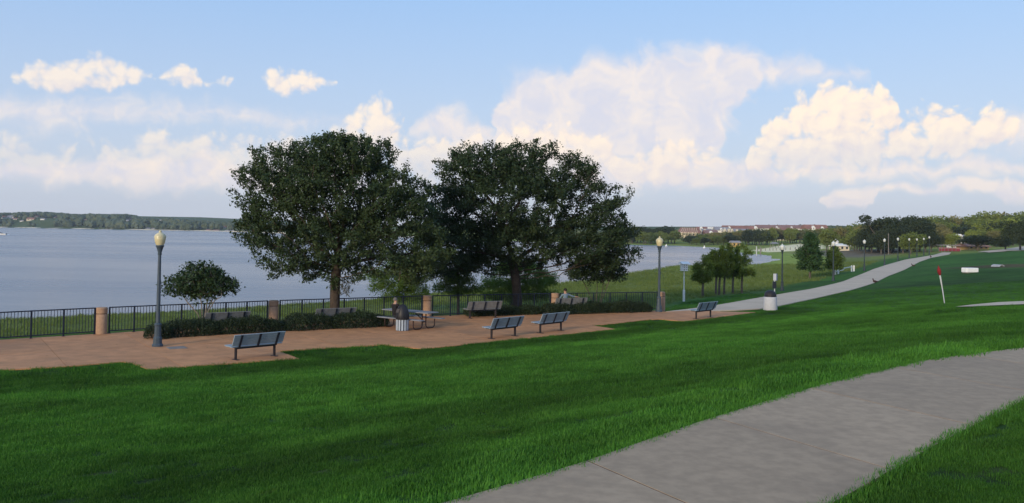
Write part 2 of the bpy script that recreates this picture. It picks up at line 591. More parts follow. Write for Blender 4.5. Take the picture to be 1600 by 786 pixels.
M['window'] = material('dark_window_glass', (0.03, 0.04, 0.05), 0.15, 0.1, 4, spec=0.6)
M['dirt'] = material('red_brown_dirt', (0.13, 0.075, 0.05), 0.95, 0.2, 1.5, coords='World')
M['brown_bird'] = material('brown_feathers', (0.055, 0.025, 0.022), 0.8, 0.3, 12)
M['grey_wood'] = material('grey_weathered_wood', (0.20, 0.18, 0.165), 0.9, 0.15, 3)
M['boat_white'] = material('white_boat_hull', (0.75, 0.75, 0.75), 0.3, 0.03, 2)
M['boat_dark'] = material('dark_boat_trim', (0.03, 0.035, 0.06), 0.4, 0.1, 2)
M['foam'] = material('white_foam', (0.75, 0.78, 0.82), 0.9, 0.1, 2)

# ================================================================== the lie of the land
WATER = -6.0
TERR = -4.35
LAKE_PX = [(-900, 545), (-300, 522), (0, 503.5), (160, 496.5), (300, 488), (473, 477), (560, 470), (640, 463), (740, 453), (880, 443), (1000, 425), (1055, 416), (1110, 413.5),
           (1182, 414), (1202, 409.3), (1221, 405.5), (1206, 404.3), (1207, 400), (1186, 397.5), (1166, 397), (1150, 393.5), (1130, 387.6), (1060, 384.2), (985, 382.6), (880, 379), (700, 373.4),
           (500, 367), (360, 362), (200, 359), (60, 356.6), (0, 355.4), (-300, 351.2), (-900, 342)]
LAKE = np.array([at_z(x, y, WATER)[:2] for x, y in LAKE_PX])
LAKE = np.vstack([LAKE, [[-2200, 900]], [[-1500, 60]]])


def polydist(P, poly):
    """signed distance to a polygon, negative inside"""
    P = np.asarray(P, float)
    out = np.empty(len(P))
    a = np.asarray(poly, float)
    b = np.roll(a, -1, axis=0)
    e = b - a
    ee = (e * e).sum(1) + 1e-12
    for s in range(0, len(P), 20000):
        q = P[s:s + 20000]
        w = q[:, None, :] - a[None]
        t = np.clip((w * e[None]).sum(2) / ee, 0, 1)
        d = w - t[..., None] * e[None]
        dm = np.sqrt((d * d).sum(2).min(1))
        y0, y1 = a[None, :, 1], b[None, :, 1]
        cond = (y0 <= q[:, None, 1]) != (y1 <= q[:, None, 1])
        xi = a[None, :, 0] + (q[:, None, 1] - y0) / np.where(np.abs(y1 - y0) < 1e-12, 1e-12, (y1 - y0)) * (b - a)[None, :, 0]
        ins = (cond & (q[:, None, 0] < xi)).sum(1) % 2 == 1
        out[s:s + 20000] = np.where(ins, -dm, dm)
    return out


def smooth(x, a, b):
    t = np.clip((x - a) / (b - a), 0, 1)
    return t * t * (3 - 2 * t)


# spot heights read off the photograph (px, py, height relative to the eye)
SPOTS = [(710, 786, -1.62), (900, 730, -1.62), (1100, 660, -1.62), (1300, 598, -1.62), (1450, 560, -1.63), (1600, 540, -1.66), (1300, 786, -1.6), (1390, 735, -1.6), (1470, 690, -1.6), (1600, 625, -1.6),
         (1500, 760, -1.55), (1600, 700, -1.5),
         (500, 786, -1.90), (700, 716, -1.86), (900, 665, -1.84), (1100, 613, -1.82), (1300, 570, -1.80),
         (300, 786, -2.35), (500, 720, -2.35), (700, 672, -2.33), (900, 632, -2.25), (1100, 592, -2.2),
         (0, 786, -2.72), (0, 700, -3.3), (0, 640, -3.88), (0, 622, -4.22), (0, 600, -4.45), (-400, 700, -3.8), (-400, 786, -3.2), (-400, 640, -4.3),
         (250, 700, -3.05), (250, 650, -3.5), (250, 617, -3.9), (250, 602, -4.23), (250, 588, -4.42),
         (400, 700, -2.85), (400, 640, -3.35), (400, 599, -3.88), (400, 588, -4.2), (400, 576, -4.42),
         (600, 640, -2.95), (600, 600, -3.4), (600, 575, -3.88), (600, 566, -4.16), (600, 553, -4.42),
         (800, 600, -2.85), (800, 570, -3.4), (800, 551, -3.88), (800, 543, -4.18), (800, 534, -4.4),
         (1000, 570, -2.8), (1000, 540, -3.45), (1000, 525, -3.9), (1000, 518, -4.2), (1000, 507, -4.4),
         (1200, 560, -2.55), (1200, 530, -3.2), (1200, 510, -3.8), (1200, 494, -4.3), (1450, 530, -2.2), (1450, 500, -2.75), (1470, 472, -3.6),
         (1600, 510, -2.1), (1600, 478, -2.6), (1600, 440, -3.0), (1560, 413, -3.0), (1516, 424, -3.15), (1600, 398, -2.6), (1500, 398, -3.2), (1400, 440, -4.15), (1300, 470, -4.3),
         (80, 513, -5.1), (300, 500, -5.1), (600, 480, -5.15), (950, 455, -5.3), (950, 470, -4.8), (1100, 440, -5.35), (1100, 460, -4.9), (1069, 472, -4.6), (1222, 454.5, -4.95),
         (1301, 439, -5.2), (1350, 423, -5.1), (1382, 414.6, -4.9), (1403, 407, -4.7), (1420, 403, -4.6), (1440, 399.5, -4.3),
         (1160, 487, -4.4), (1300, 452, -4.6), (1440, 408, -4.2), (1478, 397.5, -3.6), (1280, 420, -5.45), (1300, 400, -5.5), (1400, 395, -5.0), (1250, 393, -5.5),
         (1160, 420, -5.75), (1250, 405, -5.7), (1200, 388, -5.4), (1450, 392, -3.8), (1520, 393.5, -3.3), (1590, 392, -2.5),
         (1350, 388, -4.7), (1300, 388, -5.0)]
XY = [(-4, 1, -1.9), (-2, 0, -1.6), (1, 0, -1.5), (6, 2, -1.4), (12, 6, -1.4), (20, 8, -1.4), (0, -10, -1.3), (-12, 0, -2.9), (-25, 0, -3.6), (-40, 20, -4.7), (40, 0, -0.6), (60, 40, -1.6), (0, -40, -0.6), (-40, -40, -3), (60, -60, 1),
      (120, 120, -1), (200, 200, -0.5), (160, 260, -1.6), (120, 280, -3.3), (210, 330, -1.5), (300, 300, 6), (180, 420, -4.6), (260, 480, -1.5), (113, 560, -4.2), (81, 560, -4.5), (155, 560, -4.2), (203, 560, -3.6), (250, 600, -2), (400, 600, 14), (100, 480, -5.2), (150, 480, -5.1), (150, 700, -1), (50, 760, -1), (250, 850, 3), (450, 900, 14), (100, 1100, 8), (-60, 800, 2), (-150, 900, 1), (-400, 1500, 4), (-300, 1150, -1),
      (-700, 2000, 22), (-900, 1950, 22), (-1100, 1900, 20), (-560, 2050, 18), (-350, 2000, 9), (-100, 1900, 8), (300, 1900, 10), (800, 1700, 16), (1300, 1000, 14), (1400, 0, 8), (900, -900, 4), (0, -1400, 2), (-1200, -900, -2), (0, 2500, 6), (-1100, 2300, 12), (1200, 2200, 14),
      (-300, 400, -9), (-100, 250, -8.5), (-600, 900, -9), (-800, 500, -9), (-150, 500, -8.5), (-50, 200, -8)]
CP = np.array([at_z(x, y, z) for x, y, z in SPOTS] + [np.array(p, float) for p in XY])


class RBF:
    def __init__(self, P, z):
        n = len(P)
        self.P = P
        A = np.zeros((n + 3, n + 3))
        r = np.sqrt(((P[:, None] - P[None]) ** 2).sum(2))
        A[:n, :n] = -r - np.eye(n) * 0.02
        A[:n, n] = 1
        A[:n, n + 1:] = P
        A[n:, :n] = A[:n, n:].T
        self.w = np.linalg.solve(A, np.concatenate([z, np.zeros(3)]))

    def __call__(self, Q):
        out = np.empty(len(Q))
        n = len(self.P)
        for s in range(0, len(Q), 20000):
            q = Q[s:s + 20000]
            r = np.sqrt(((q[:, None] - self.P[None]) ** 2).sum(2))
            out[s:s + 20000] = -r @ self.w[:n] + self.w[n] + q @ self.w[n + 1:]
        return out


_rbf = RBF(CP[:, :2], CP[:, 2])

# outlines of the paved places
TERRACE_PX = [(-250, 601), (0, 578), (95, 573), (192, 565), (208, 568), (232, 577), (468, 560), (436, 548), (520, 543.5), (598, 538.5), (622, 541), (660, 545), (962, 514), (927, 508.5), (960, 505.5), (1010, 499.5), (1030, 498.5),
              (1069, 502), (1181, 487.8), (1126, 486.6), (1086, 484.5), (1060, 486), (1040, 487), (1025, 485), (957, 486.3), (867, 487.8), (760, 490), (667, 494), (540, 499), (427, 504.5), (290, 513), (158, 521.0), (0, 530.5), (-250, 549)]
TERRACE = np.array([at_z(x, y, TERR)[:2] for x, y in TERRACE_PX])


def path_z(Y):
    return np.interp(Y, [40, 50, 60, 77, 110, 158, 205, 240], [-4.35, -4.36, -4.45, -4.6, -4.55, -4.2, -3.6, -3.3])


def on_profile(px, py, fz):
    Y = 60.0
    for _ in range(40):
        p = at_z(px, py, float(fz(Y)))
        Y = 0.5 * Y + 0.5 * p[1]
    return at_z(px, py, float(fz(Y)))


PL = [(1040, 486.5), (1085, 482), (1126.6, 475.6), (1186, 464.8), (1240, 455.7), (1274, 450), (1317, 440), (1341, 430), (1365, 420.3), (1389, 412.6), (1413, 405.8), (1437, 402), (1461, 397.9), (1473, 394.2)]
PR = [(1100, 486), (1149.5, 485.6), (1195, 483), (1220, 477), (1280, 464.5), (1310, 457.5), (1341, 449.7), (1365, 442.4), (1389, 430.5), (1413, 421.5), (1437, 408.8), (1454.5, 402.8), (1483.5, 397.5), (1486, 394.4)]
PATH_L = np.array([on_profile(x, y, path_z) for x, y in PL])
PATH_R = np.array([on_profile(x, y, path_z) for x, y in PR])
PATH = np.vstack([PATH_L[:, :2], PATH_R[::-1, :2]])
WALK_L = np.array([(-10.5, -4.2), (-4.5, 1.15), (-0.32, 5.32), (0.47, 6.17), (1.68, 7.69), (3.57, 9.86), (5.62, 11.96), (7.83, 13.55), (10.6, 14.6), (14, 15.3), (19, 15.8)])
WALK_R = np.array([(-9.0, -5.4), (-3.1, 0.2), (1.95, 5.37), (2.62, 6.13), (3.4, 7.02), (5.12, 8.87), (6.8, 10.4), (8.8, 11.8), (11.2, 12.8), (14.4, 13.5), (19, 13.9)])


def walk_z(X, Y):
    return np.interp(Y, [-6, 0, 5, 9, 14], [-1.52, -1.57, -1.6, -1.6, -1.65])


WALK = np.vstack([WALK_L, WALK_R[::-1]])
FRAG_PX = [(1493, 479.0), (1520, 475.6), (1560, 472.0), (1640, 468.5), (1640, 473.5), (1560, 476.8), (1520, 478.6)]
FRAG = np.array([at_z(x, y, -2.62)[:2] for x, y in FRAG_PX])
HILLP_PX = [(1527, 392.6), (1545, 391.4), (1570, 390.6), (1640, 388.2), (1640, 391.0), (1592, 394.2), (1570, 395.8), (1545, 395.8)]
HILLP = np.array([at_z(x, y, -3.0)[:2] for x, y in HILLP_PX])
SAND_PX = [(1166, 392.4), (1180, 388.2), (1215, 384.4), (1250, 382.8), (1285, 384.5), (1290, 389.5), (1253, 390.6), (1200, 391.4)]
SAND = np.array([at_z(x, y, -5.3)[:2] for x, y in SAND_PX])


def terr(X, Y):
    P = np.stack([np.atleast_1d(np.asarray(X, float)), np.atleast_1d(np.asarray(Y, float))], 1)
    z = _rbf(P)
    d = polydist(P, LAKE)
    far = np.hypot(P[:, 0], P[:, 1])
    wid = np.clip(far * 0.10, 6, 60)
    zo = WATER + 0.06 + (np.maximum(z, WATER + 0.1) - WATER - 0.06) * smooth(d, 0, wid)
    zi = WATER - 0.04 - np.minimum(np.maximum(-d, 0) * 0.06, 2.0)
    z = np.where(d < 0, zi, zo)
    near = far < 130
    for poly, zz, wdt in ((TERRACE, TERR - 0.03, 1.0), (WALK, None, 0.35), (FRAG, -2.62 - 0.04, 1.5)):
        if near.any():
            dd = polydist(P[near], poly)
            zt = walk_z(P[near, 0], P[near, 1]) - 0.05 if zz is None else zz
            zn = z[near]
            z[near] = np.where(dd < 0, zt, zt + (zn - zt) * smooth(dd, 0, wdt))
    m = (far > 30) & (far < 330)
    if m.any():
        dd = polydist(P[m], PATH)
        zt = path_z(P[m, 1]) - 0.05
        zn = z[m]
        w = np.clip(far[m] * 0.02, 0.8, 4)
        z[m] = np.where(dd < 0, zt, zt + (zn - zt) * smooth(dd, 0, w))
    return z


def ground(px, py):
    """where the line of sight meets the land"""
    d = ray(px, py)
    t = np.geomspace(3, 2600, 900)
    q = d[None] * t[:, None]
    h = q[:, 2] - terr(q[:, 0], q[:, 1])
    i = int(np.argmax(h < 0)) if (h < 0).any() else len(t) - 1
    i = max(i, 1)
    a, b = h[i - 1], h[i]
    s = a / (a - b) if a != b else 0
    tt = t[i - 1] + (t[i] - t[i - 1]) * min(max(s, 0), 1)
    p = d * tt
    return Vector((p[0], p[1], float(terr(p[0], p[1])[0])))


def stand(px, Y):
    """ground point at depth Y below column px (row of the horizon)"""
    x = float(at_y(px, 372, Y)[0])
    return Vector((x, Y, float(terr(x, Y)[0])))


# ------------------------------------------------------------------ ground sheet
def polar_grid():
    r = [1.0]
    while r[-1] < 110:
        r.append(r[-1] * 1.0125)
    while r[-1] < 2600:
        r.append(r[-1] * 1.028)
    th = list(np.linspace(-42, 42, 300)) + list(np.linspace(46, 314, 68))
    th = np.radians(th)
    r = np.array(r)
    X = r[:, None] * np.sin(th)[None]
    Y = r[:, None] * np.cos(th)[None]
    return X, Y


GX, GY = polar_grid()
GZ = terr(GX.ravel(), GY.ravel())
P2 = np.stack([GX.ravel(), GY.ravel()], 1)
nr, nt = GX.shape
verts = np.column_stack([GX.ravel(), GY.ravel(), GZ])
verts = np.vstack([verts, [[0, 0, float(terr(0, 0)[0])]]])
I, J = np.meshgrid(np.arange(nr - 1), np.arange(nt), indexing='ij')
J2 = (J + 1) % nt
faces = np.stack([I * nt + J, (I + 1) * nt + J, (I + 1) * nt + J2, I * nt + J2], -1).reshape(-1, 4)
far = np.hypot(P2[:, 0], P2[:, 1])
dl = polydist(P2, LAKE)
dt = polydist(P2, TERRACE)
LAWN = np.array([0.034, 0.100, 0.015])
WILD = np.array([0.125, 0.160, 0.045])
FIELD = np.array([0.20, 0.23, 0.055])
DARKF = np.array([0.15, 0.13, 0.105])
col = np.tile(LAWN, (len(P2), 1))
# rough shore grass between the terrace or the lamps and the water
FIELD_PX = [(-900, 560), (0, 531), (158, 521.5), (427, 505), (667, 494.5), (867, 488), (1033, 484), (1075, 471), (1130, 463), (1222, 452), (1301, 436), (1350, 420), (1382, 412), (1403, 405), (1440, 398), (1440, 386), (1150, 386), (900, 400), (0, 450), (-900, 470)]
WILDP = np.array([ground(x, y)[:2] if y > 440 else at_z(x, y, -5.3)[:2] for x, y in FIELD_PX])
dw = polydist(P2, WILDP)
w = smooth(-dw, -1.0, 3.5)[:, None]
col = col * (1 - w) + WILD * w
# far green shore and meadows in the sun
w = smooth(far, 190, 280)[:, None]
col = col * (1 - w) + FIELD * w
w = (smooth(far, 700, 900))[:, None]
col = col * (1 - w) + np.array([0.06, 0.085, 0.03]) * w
# mud line and reed edge at the shore
w = (smooth(dl, 6.0, 0.0) * (far < 140) * 0.55)[:, None]
col = col * (1 - w) + np.array([0.10, 0.10, 0.05]) * w
# dark tilled strip on the low ground in front of the oaks
DK = np.array([at_z(x, y, -5.35)[:2] for x, y in [(1232, 394.5), (1260, 391.8), (1330, 391.5), (1400, 392.5), (1440, 394), (1436, 398.5), (1400, 403), (1340, 404), (1290, 400)]])
w = smooth(-polydist(P2, DK), -4, 6)[:, None]
col = col * (1 - w) + DARKF * w
# bare dirt patches: beside the hillside pipe, sandy edges of the paths
dp = ground(1561, 415)
q = np.hypot((P2[:, 0] - dp.x) / 5.0, (P2[:, 1] - dp.y) / 12.0)
w = (smooth(q, 1.15, 0.35) * 0.8)[:, None]
col = col * (1 - w) + np.array([0.10, 0.062, 0.045]) * w
# turf: lusher beside the sidewalk, darker in the swale below the terrace, patchy elsewhere
NEAR_SIDE = np.vstack([WALK_R, [[40, 10], [20, -8], [0, -12]]])


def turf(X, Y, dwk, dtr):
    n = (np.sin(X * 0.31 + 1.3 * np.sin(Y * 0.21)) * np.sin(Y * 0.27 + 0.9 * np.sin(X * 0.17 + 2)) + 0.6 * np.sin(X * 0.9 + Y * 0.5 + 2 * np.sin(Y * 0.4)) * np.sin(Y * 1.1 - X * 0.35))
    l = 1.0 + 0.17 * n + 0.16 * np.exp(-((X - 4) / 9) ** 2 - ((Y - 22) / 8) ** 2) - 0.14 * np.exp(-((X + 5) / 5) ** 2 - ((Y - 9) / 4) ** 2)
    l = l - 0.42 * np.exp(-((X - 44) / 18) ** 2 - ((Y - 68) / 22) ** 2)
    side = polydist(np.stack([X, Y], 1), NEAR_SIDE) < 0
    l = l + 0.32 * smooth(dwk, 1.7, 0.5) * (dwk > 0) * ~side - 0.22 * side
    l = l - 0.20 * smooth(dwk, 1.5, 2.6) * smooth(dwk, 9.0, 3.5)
    l = l - 0.32 * smooth(dtr, 4.6, 2.6) * smooth(dtr, 0.2, 1.2) + 0.26 * smooth(dtr, 4.4, 5.2) * smooth(dtr, 8.5, 6.0)  # darker swale band; crest brightness from grazing light is put into the colour
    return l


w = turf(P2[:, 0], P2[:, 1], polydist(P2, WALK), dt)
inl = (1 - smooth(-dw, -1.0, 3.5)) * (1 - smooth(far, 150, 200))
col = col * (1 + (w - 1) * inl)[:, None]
# sand: beach and the thin beaches below the far houses
w = smooth(-polydist(P2, SAND), -2, 2)[:, None]
col = col * (1 - w) + np.array([0.78, 0.67, 0.48]) * w
px_az = np.arctan2(P2[:, 0], P2[:, 1])
beach = (far > 9e9) & (dl > -3) & (dl < 24) & ((np.sin(px_az * 61) + 0.6 * np.sin(px_az * 143 + 1)) > -0.7)
col[beach] = np.array([0.52, 0.47, 0.36])
edge = (far > 150) & (far < 900) & (dl > 0) & (dl < 14) & (P2[:, 0] < 90)
col[edge] = np.array([0.22, 0.28, 0.06])
# thatch and soil show between the blades close by
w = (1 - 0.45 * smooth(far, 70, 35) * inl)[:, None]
col = col * w
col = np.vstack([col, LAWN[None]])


def ground_material():
    m = bpy.data.materials.new('grass_ground')
    m.use_nodes = True
    t = m.node_tree
    t.nodes.clear()
    k = NT(t)
    out = k.n('ShaderNodeOutputMaterial')
    bs = k.n('ShaderNodeBsdfPrincipled')
    at = k.n('ShaderNodeAttribute', attribute_name='tint')
    p = k.n('ShaderNodeNewGeometry').outputs['Position']
    n1 = k.noise(p, 0.16, 4, 0.6)
    n2 = k.noise(p, 1.1, 4, 0.65)
    n3 = k.noise(p, 9.0, 3, 0.6)
    f = k.m('ADD', k.m('ADD', k.m('MULTIPLY', n1, 0.4), k.m('MULTIPLY', n2, 0.45)), k.m('MULTIPLY', n3, 0.45))
    c = k.mix(1.0, at.outputs['Color'], k.mix(k.ramp(f, 0.42, 0.86), (0.5, 0.56, 0.5, 1), (1.5, 1.42, 1.2, 1)), 'MULTIPLY')
    dry = k.m('MULTIPLY', k.ramp(k.noise(p, 0.45, 5, 0.7), 0.56, 0.74), 0.35)
    c = k.mix(dry, c, (0.085, 0.085, 0.035, 1))
    t.links.new(c, bs.inputs['Base Color'])
    bs.inputs['Roughness'].default_value = 0.95
    bs.inputs['Specular IOR Level'].default_value = 0.1
    bn = k.n('ShaderNodeBump')
    bn.inputs['Strength'].default_value = 0.9
    bn.inputs['Distance'].default_value = 0.05
    t.links.new(k.noise(p, 14, 5, 0.7), bn.inputs['Height'])
    t.links.new(bn.outputs[0], bs.inputs['Normal'])
    t.links.new(bs.outputs[0], out.inputs[0])
    return m


M['ground'] = ground_material()
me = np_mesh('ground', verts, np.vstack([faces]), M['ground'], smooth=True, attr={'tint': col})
# close the small hole under the viewer
bmf = np.stack([np.full(nt, len(verts) - 1), np.arange(nt), (np.arange(nt) + 1) % nt], 1)
tag(link('ground', me), 'rolling green lawn and shore meadow that slope down to the lake', kind='structure')
ce = np_mesh('ground_centre', np.vstack([verts[:nt], verts[-1:]]), np.stack([np.full(nt, nt), (np.arange(nt) + 1) % nt, np.arange(nt)], 1), M['ground'], attr={'tint': np.tile(LAWN, (nt + 1, 1))})
tag(link('lawn', ce), 'patch of lawn under the viewer', kind='structure')

# ------------------------------------------------------------------ water
def water_material():
    m = bpy.data.materials.new('lake_water')
    m.use_nodes = True
    t = m.node_tree
    t.nodes.clear()
    k = NT(t)
    out = k.n('ShaderNodeOutputMaterial')
    bs = k.n('ShaderNodeBsdfPrincipled')
    p = k.n('ShaderNodeNewGeometry').outputs['Position']
    ps = k.v('MULTIPLY', p, (0.45, 1.0, 1.0))
    big = k.noise(k.v('MULTIPLY', p, (0.25, 1, 1)), 0.022, 4, 0.6)
    c = k.mix(k.ramp(big, 0.35, 0.65), (0.085, 0.092, 0.108, 1), (0.125, 0.13, 0.148, 1))
    t.links.new(c, bs.inputs['Base Color'])
    t.links.new(k.ramp(big, 0.35, 0.68, 0.22, 0.30), bs.inputs['Roughness'])
    bs.inputs['IOR'].default_value = 1.33
    bn = k.n('ShaderNodeBump')
    bn.inputs['Strength'].default_value = 0.55
    bn.inputs['Distance'].default_value = 0.10
    h = k.m('ADD', k.m('MULTIPLY', k.noise(ps, 1.6, 4, 0.6), 0.5), k.m('MULTIPLY', k.noise(ps, 0.28, 3, 0.6), 1.5))
    t.links.new(h, bn.inputs['Height'])
    t.links.new(bn.outputs[0], bs.inputs['Normal'])
    t.links.new(bs.outputs[0], out.inputs[0])
    return m


M['water'] = water_material()
wv = [(-2300, 20, WATER), (-300, 20, WATER), (30, 34, WATER), (160, 90, WATER), (260, 500, WATER), (200, 1400, WATER), (-300, 1800, WATER), (-1500, 1900, WATER), (-2300, 1500, WATER)]
me = bpy.data.meshes.new('lake_water')
me.from_pydata(wv, [], [tuple(range(len(wv)))])
me.materials.append(M['water'])
tag(link('water', me), 'grey-blue lake with small ripples', kind='structure')


# ------------------------------------------------------------------ paved strips
def densify(A, n):
    A = np.asarray(A, float)
    s = np.concatenate([[0], np.cumsum(np.hypot(*(A[1:, :2] - A[:-1, :2]).T))])
    t = np.linspace(0, s[-1], n)
    # gentle smoothing of the outline
    q = np.stack([np.interp(t, s, A[:, i]) for i in range(A.shape[1])], 1)
    for _ in range(2):
        q[1:-1] = 0.25 * q[:-2] + 0.5 * q[1:-1] + 0.25 * q[2:]
    return q


def strip_mesh(name, L, Rr, zL, zR, thick, mat):
    n = len(L)
    v = []
    for i in range(n):
        v += [(L[i][0], L[i][1], zL[i]), (Rr[i][0], Rr[i][1], zR[i]), (L[i][0], L[i][1], zL[i] - thick), (Rr[i][0], Rr[i][1], zR[i] - thick)]
    f = []
    for i in range(n - 1):
        a, b = 4 * i, 4 * i + 4
        f += [(a, a + 1, b + 1, b), (a, b, b + 2, a + 2), (a + 1, a + 3, b + 3, b + 1)]
    e = 4 * (n - 1)
    f += [(0, 2, 3, 1), (e, e + 1, e + 3, e + 2)]
    return np_mesh(name, v, f, mat)


walk = empty('sidewalk')
tag(walk, 'pale concrete sidewalk curving through the lawn in the foreground', kind='structure')
NW = 300
wl, wr = densify(WALK_L, NW), densify(WALK_R, NW)
mid = (wl + wr) / 2
sl = np.concatenate([[0], np.cumsum(np.hypot(*(mid[1:] - mid[:-1]).T))])
# joints where the photograph shows them, carried on at the same spacing
jm = [at_z(x, y, -1.6)[:2] for x, y in ((990, 761), (1270, 694), (1405, 637), (1530, 595))]
js = [sl[int(np.argmin(np.hypot(*(mid - q).T)))] for q in jm]
stepj = float(np.mean(np.diff(js)))
cuts = [js[0] - stepj * i for i in range(6, 0, -1)] + js + [js[-1] + stepj * i for i in range(1, 8)]
cuts = [0.0] + [c for c in cuts if 0.4 < c < sl[-1] - 0.4] + [sl[-1]]


def interp_line(A, s, t):
    return np.stack([np.interp(t, s, A[:, i]) for i in range(2)], 1)


for a, b in zip(cuts[:-1], cuts[1:]):
    t = np.linspace(a + 0.0075, b - 0.0075, 7)
    l, r_ = interp_line(wl, sl, t), interp_line(wr, sl, t)
    dz = random.uniform(0, 0.001)
    link('slab', strip_mesh('slab', l, r_, walk_z(l[:, 0], l[:, 1]) + dz, walk_z(r_[:, 0], r_[:, 1]) + dz, 0.12, M['walk']), walk)
jb = strip_mesh('joint_bed', wl[::6], wr[::6], walk_z(wl[::6, 0], wl[::6, 1]) - 0.0022, walk_z(wr[::6, 0], wr[::6, 1]) - 0.0022, 0.08, M['soil'])
link('joint_bed', jb, walk)
pl, pr = densify(PATH_L, 80), densify(PATH_R, 80)
o = link('path', strip_mesh('path', pl, pr, path_z(pl[:, 1]), path_z(pr[:, 1]), 0.12, M['path']))
tag(o, 'long pale concrete path running away to the trees', kind='structure')


def flat_sheet(name, poly, z, mat, label, follow=None):
    bm = bmesh.new()
    f = bm.faces.new([bm.verts.new((p[0], p[1], z)) for p in poly])
    if f.normal.z < 0:
        f.normal_flip()
    bmesh.ops.triangulate(bm, faces=bm.faces[:])
    if follow:
        bmesh.ops.subdivide_edges(bm, edges=bm.edges[:], cuts=5, use_grid_fill=True)
        zz = terr([v.co.x for v in bm.verts], [v.co.y for v in bm.verts])
        for v, q in zip(bm.verts, zz):
            v.co.z = q + follow
    me = bpy.data.meshes.new(name)
    bm.to_mesh(me)
    bm.free()
    me.materials.append(mat)
    return tag(link(name, me), label, kind='structure')


def shore_beaches():
    """thin pale beaches along the far shore"""
    L = np.array([at_z(x, y, WATER)[:2] for x, y in [(-200, 352.8), (-60, 354.5), (0, 355.4), (60, 356.6), (200, 359), (360, 362), (500, 367), (700, 373.4)]])
    t = np.linspace(0, 1, 160)
    q = np.stack([np.interp(t, np.linspace(0, 1, len(L)), L[:, i]) for i in range(2)], 1)
    n = q / np.linalg.norm(q, axis=1)[:, None]
    w = 10 + 8 * np.sin(t * 60) + 6 * np.sin(t * 143 + 1)
    w = np.clip(w, 2.0, 22)
    inn, out_ = q - n * 2.0, q + n * w[:, None]
    strip = strip_mesh('beach', out_, inn, np.full(160, WATER + 1.1), np.full(160, WATER + 0.1), 0.6, M['sand'])
    tag(link('beach', strip), 'thin pale beaches along the far shore of the lake', kind='structure')


shore_beaches()
flat_sheet('path', FRAG, -2.62, M['path'], 'short pale stretch of concrete path at the right edge of the lawn')
flat_sheet('path', HILLP, -3, M['path'], 'pale path along the top of the grassy hill', follow=0.12)

# terrace: salmon slabs cut from one outline
terr_o = empty('terrace')
tag(terr_o, 'salmon-coloured concrete terrace beside the lake', kind='structure')
bm = bmesh.new()
f = bm.faces.new([bm.verts.new((p[0], p[1], TERR)) for p in TERRACE])
if f.normal.z < 0:
    f.normal_flip()
ang = R(33)
ux, uy = Vector((math.cos(ang), math.sin(ang), 0)), Vector((-math.sin(ang), math.cos(ang), 0))
base = Vector((TERRACE[22][0], TERRACE[22][1], 0))
for ax, lo, hi, st in ((ux, -40, 40, 3.05), (uy, -12, 14, 3.05)):
    s = lo
    while s < hi:
        bmesh.ops.bisect_plane(bm, geom=bm.verts[:] + bm.edges[:] + bm.faces[:], plane_co=base + ax * s, plane_no=ax, dist=1e-5)
        s += st
for f in bm.faces[:]:
    if f.calc_area() < 0.02:
        continue
    pts = [v.co.copy() for v in f.verts]
    b2 = bmesh.new()
    ff = b2.faces.new([b2.verts.new(p) for p in pts])
    b2.normal_update()
    if ff.normal.z < 0:
        ff.normal_flip()
    try:
        bmesh.ops.inset_individual(b2, faces=[ff], thickness=0.007, use_even_offset=True)
    except Exception:
        pass
    for g in [g for g in b2.faces if g is not ff]:
        b2.faces.remove(g)
    ex = bmesh.ops.extrude_face_region(b2, geom=[ff])
    low = [v for v in ex['geom'] if isinstance(v, bmesh.types.BMVert)]
    dz = random.uniform(-0.003, 0.003)
    for v in b2.verts:
        v.co.z += dz
    for v in low:
        v.co.z -= 0.1
    bmesh.ops.recalc_face_normals(b2, faces=b2.faces[:])
    bmesh.ops.delete(b2, geom=[v for v in b2.verts if not v.link_faces], context='VERTS')
    me = bpy.data.meshes.new('slab')
    b2.to_mesh(me)
    b2.free()
    me.materials.append(M['terrace'])
    link('slab', me, terr_o)
bm.free()

# ================================================================== trees
def colonize(rs, trunk, attr, step=0.28, infl=1.6, kill=0.45, iters=70, droop=0.0):
    """grow a branch skeleton from a trunk polyline into a cloud of points"""
    nodes = [np.array(trunk[0], float)]
    par = [-1]
    for p in trunk[1:]:
        p = np.array(p, float)
        a = nodes[-1]
        n = max(1, int(np.linalg.norm(p - a) / step))
        for i in range(1, n + 1):
            nodes.append(a + (p - a) * i / n)
            par.append(len(nodes) - 2)
    A = attr.copy()
    best = np.full(len(A), 1e9)
    near = np.zeros(len(A), int)

    def update(ids):
        nonlocal best, near
        P = np.array([nodes[i] for i in ids])
        d = np.sqrt(((A[:, None] - P[None]) ** 2).sum(2))
        j = d.argmin(1)
        dm = d[np.arange(len(A)), j]
        m = dm < best
        best[m] = dm[m]
        near[m] = np.array(ids)[j[m]]
    update(list(range(len(nodes) // 3, len(nodes))))
    for it in range(iters):
        if len(A) == 0:
            break
        act = best < (infl if it > 12 else 50)
        if not act.any():
            act = best < best.min() + 0.5
        N = np.array(nodes)
        dv = A[act] - N[near[act]]
        dv /= np.linalg.norm(dv, axis=1)[:, None] + 1e-9
        acc = np.zeros((len(nodes), 3))
        np.add.at(acc, near[act], dv)
        ids = np.unique(near[act])
        new = []
        for i in ids:
            d = acc[i]
            L = np.linalg.norm(d)
            if L < 1e-6:
                continue
            d = d / L + rs.normal(0, 0.18, 3) + np.array([0, 0, -droop])
            d /= np.linalg.norm(d)
            nodes.append(nodes[i] + d * step)
            par.append(int(i))
            new.append(len(nodes) - 1)
        if not new:
            break
        update(new)
        keep = best > kill
        A, best, near = A[keep], best[keep], near[keep]
    return np.array(nodes), np.array(par)


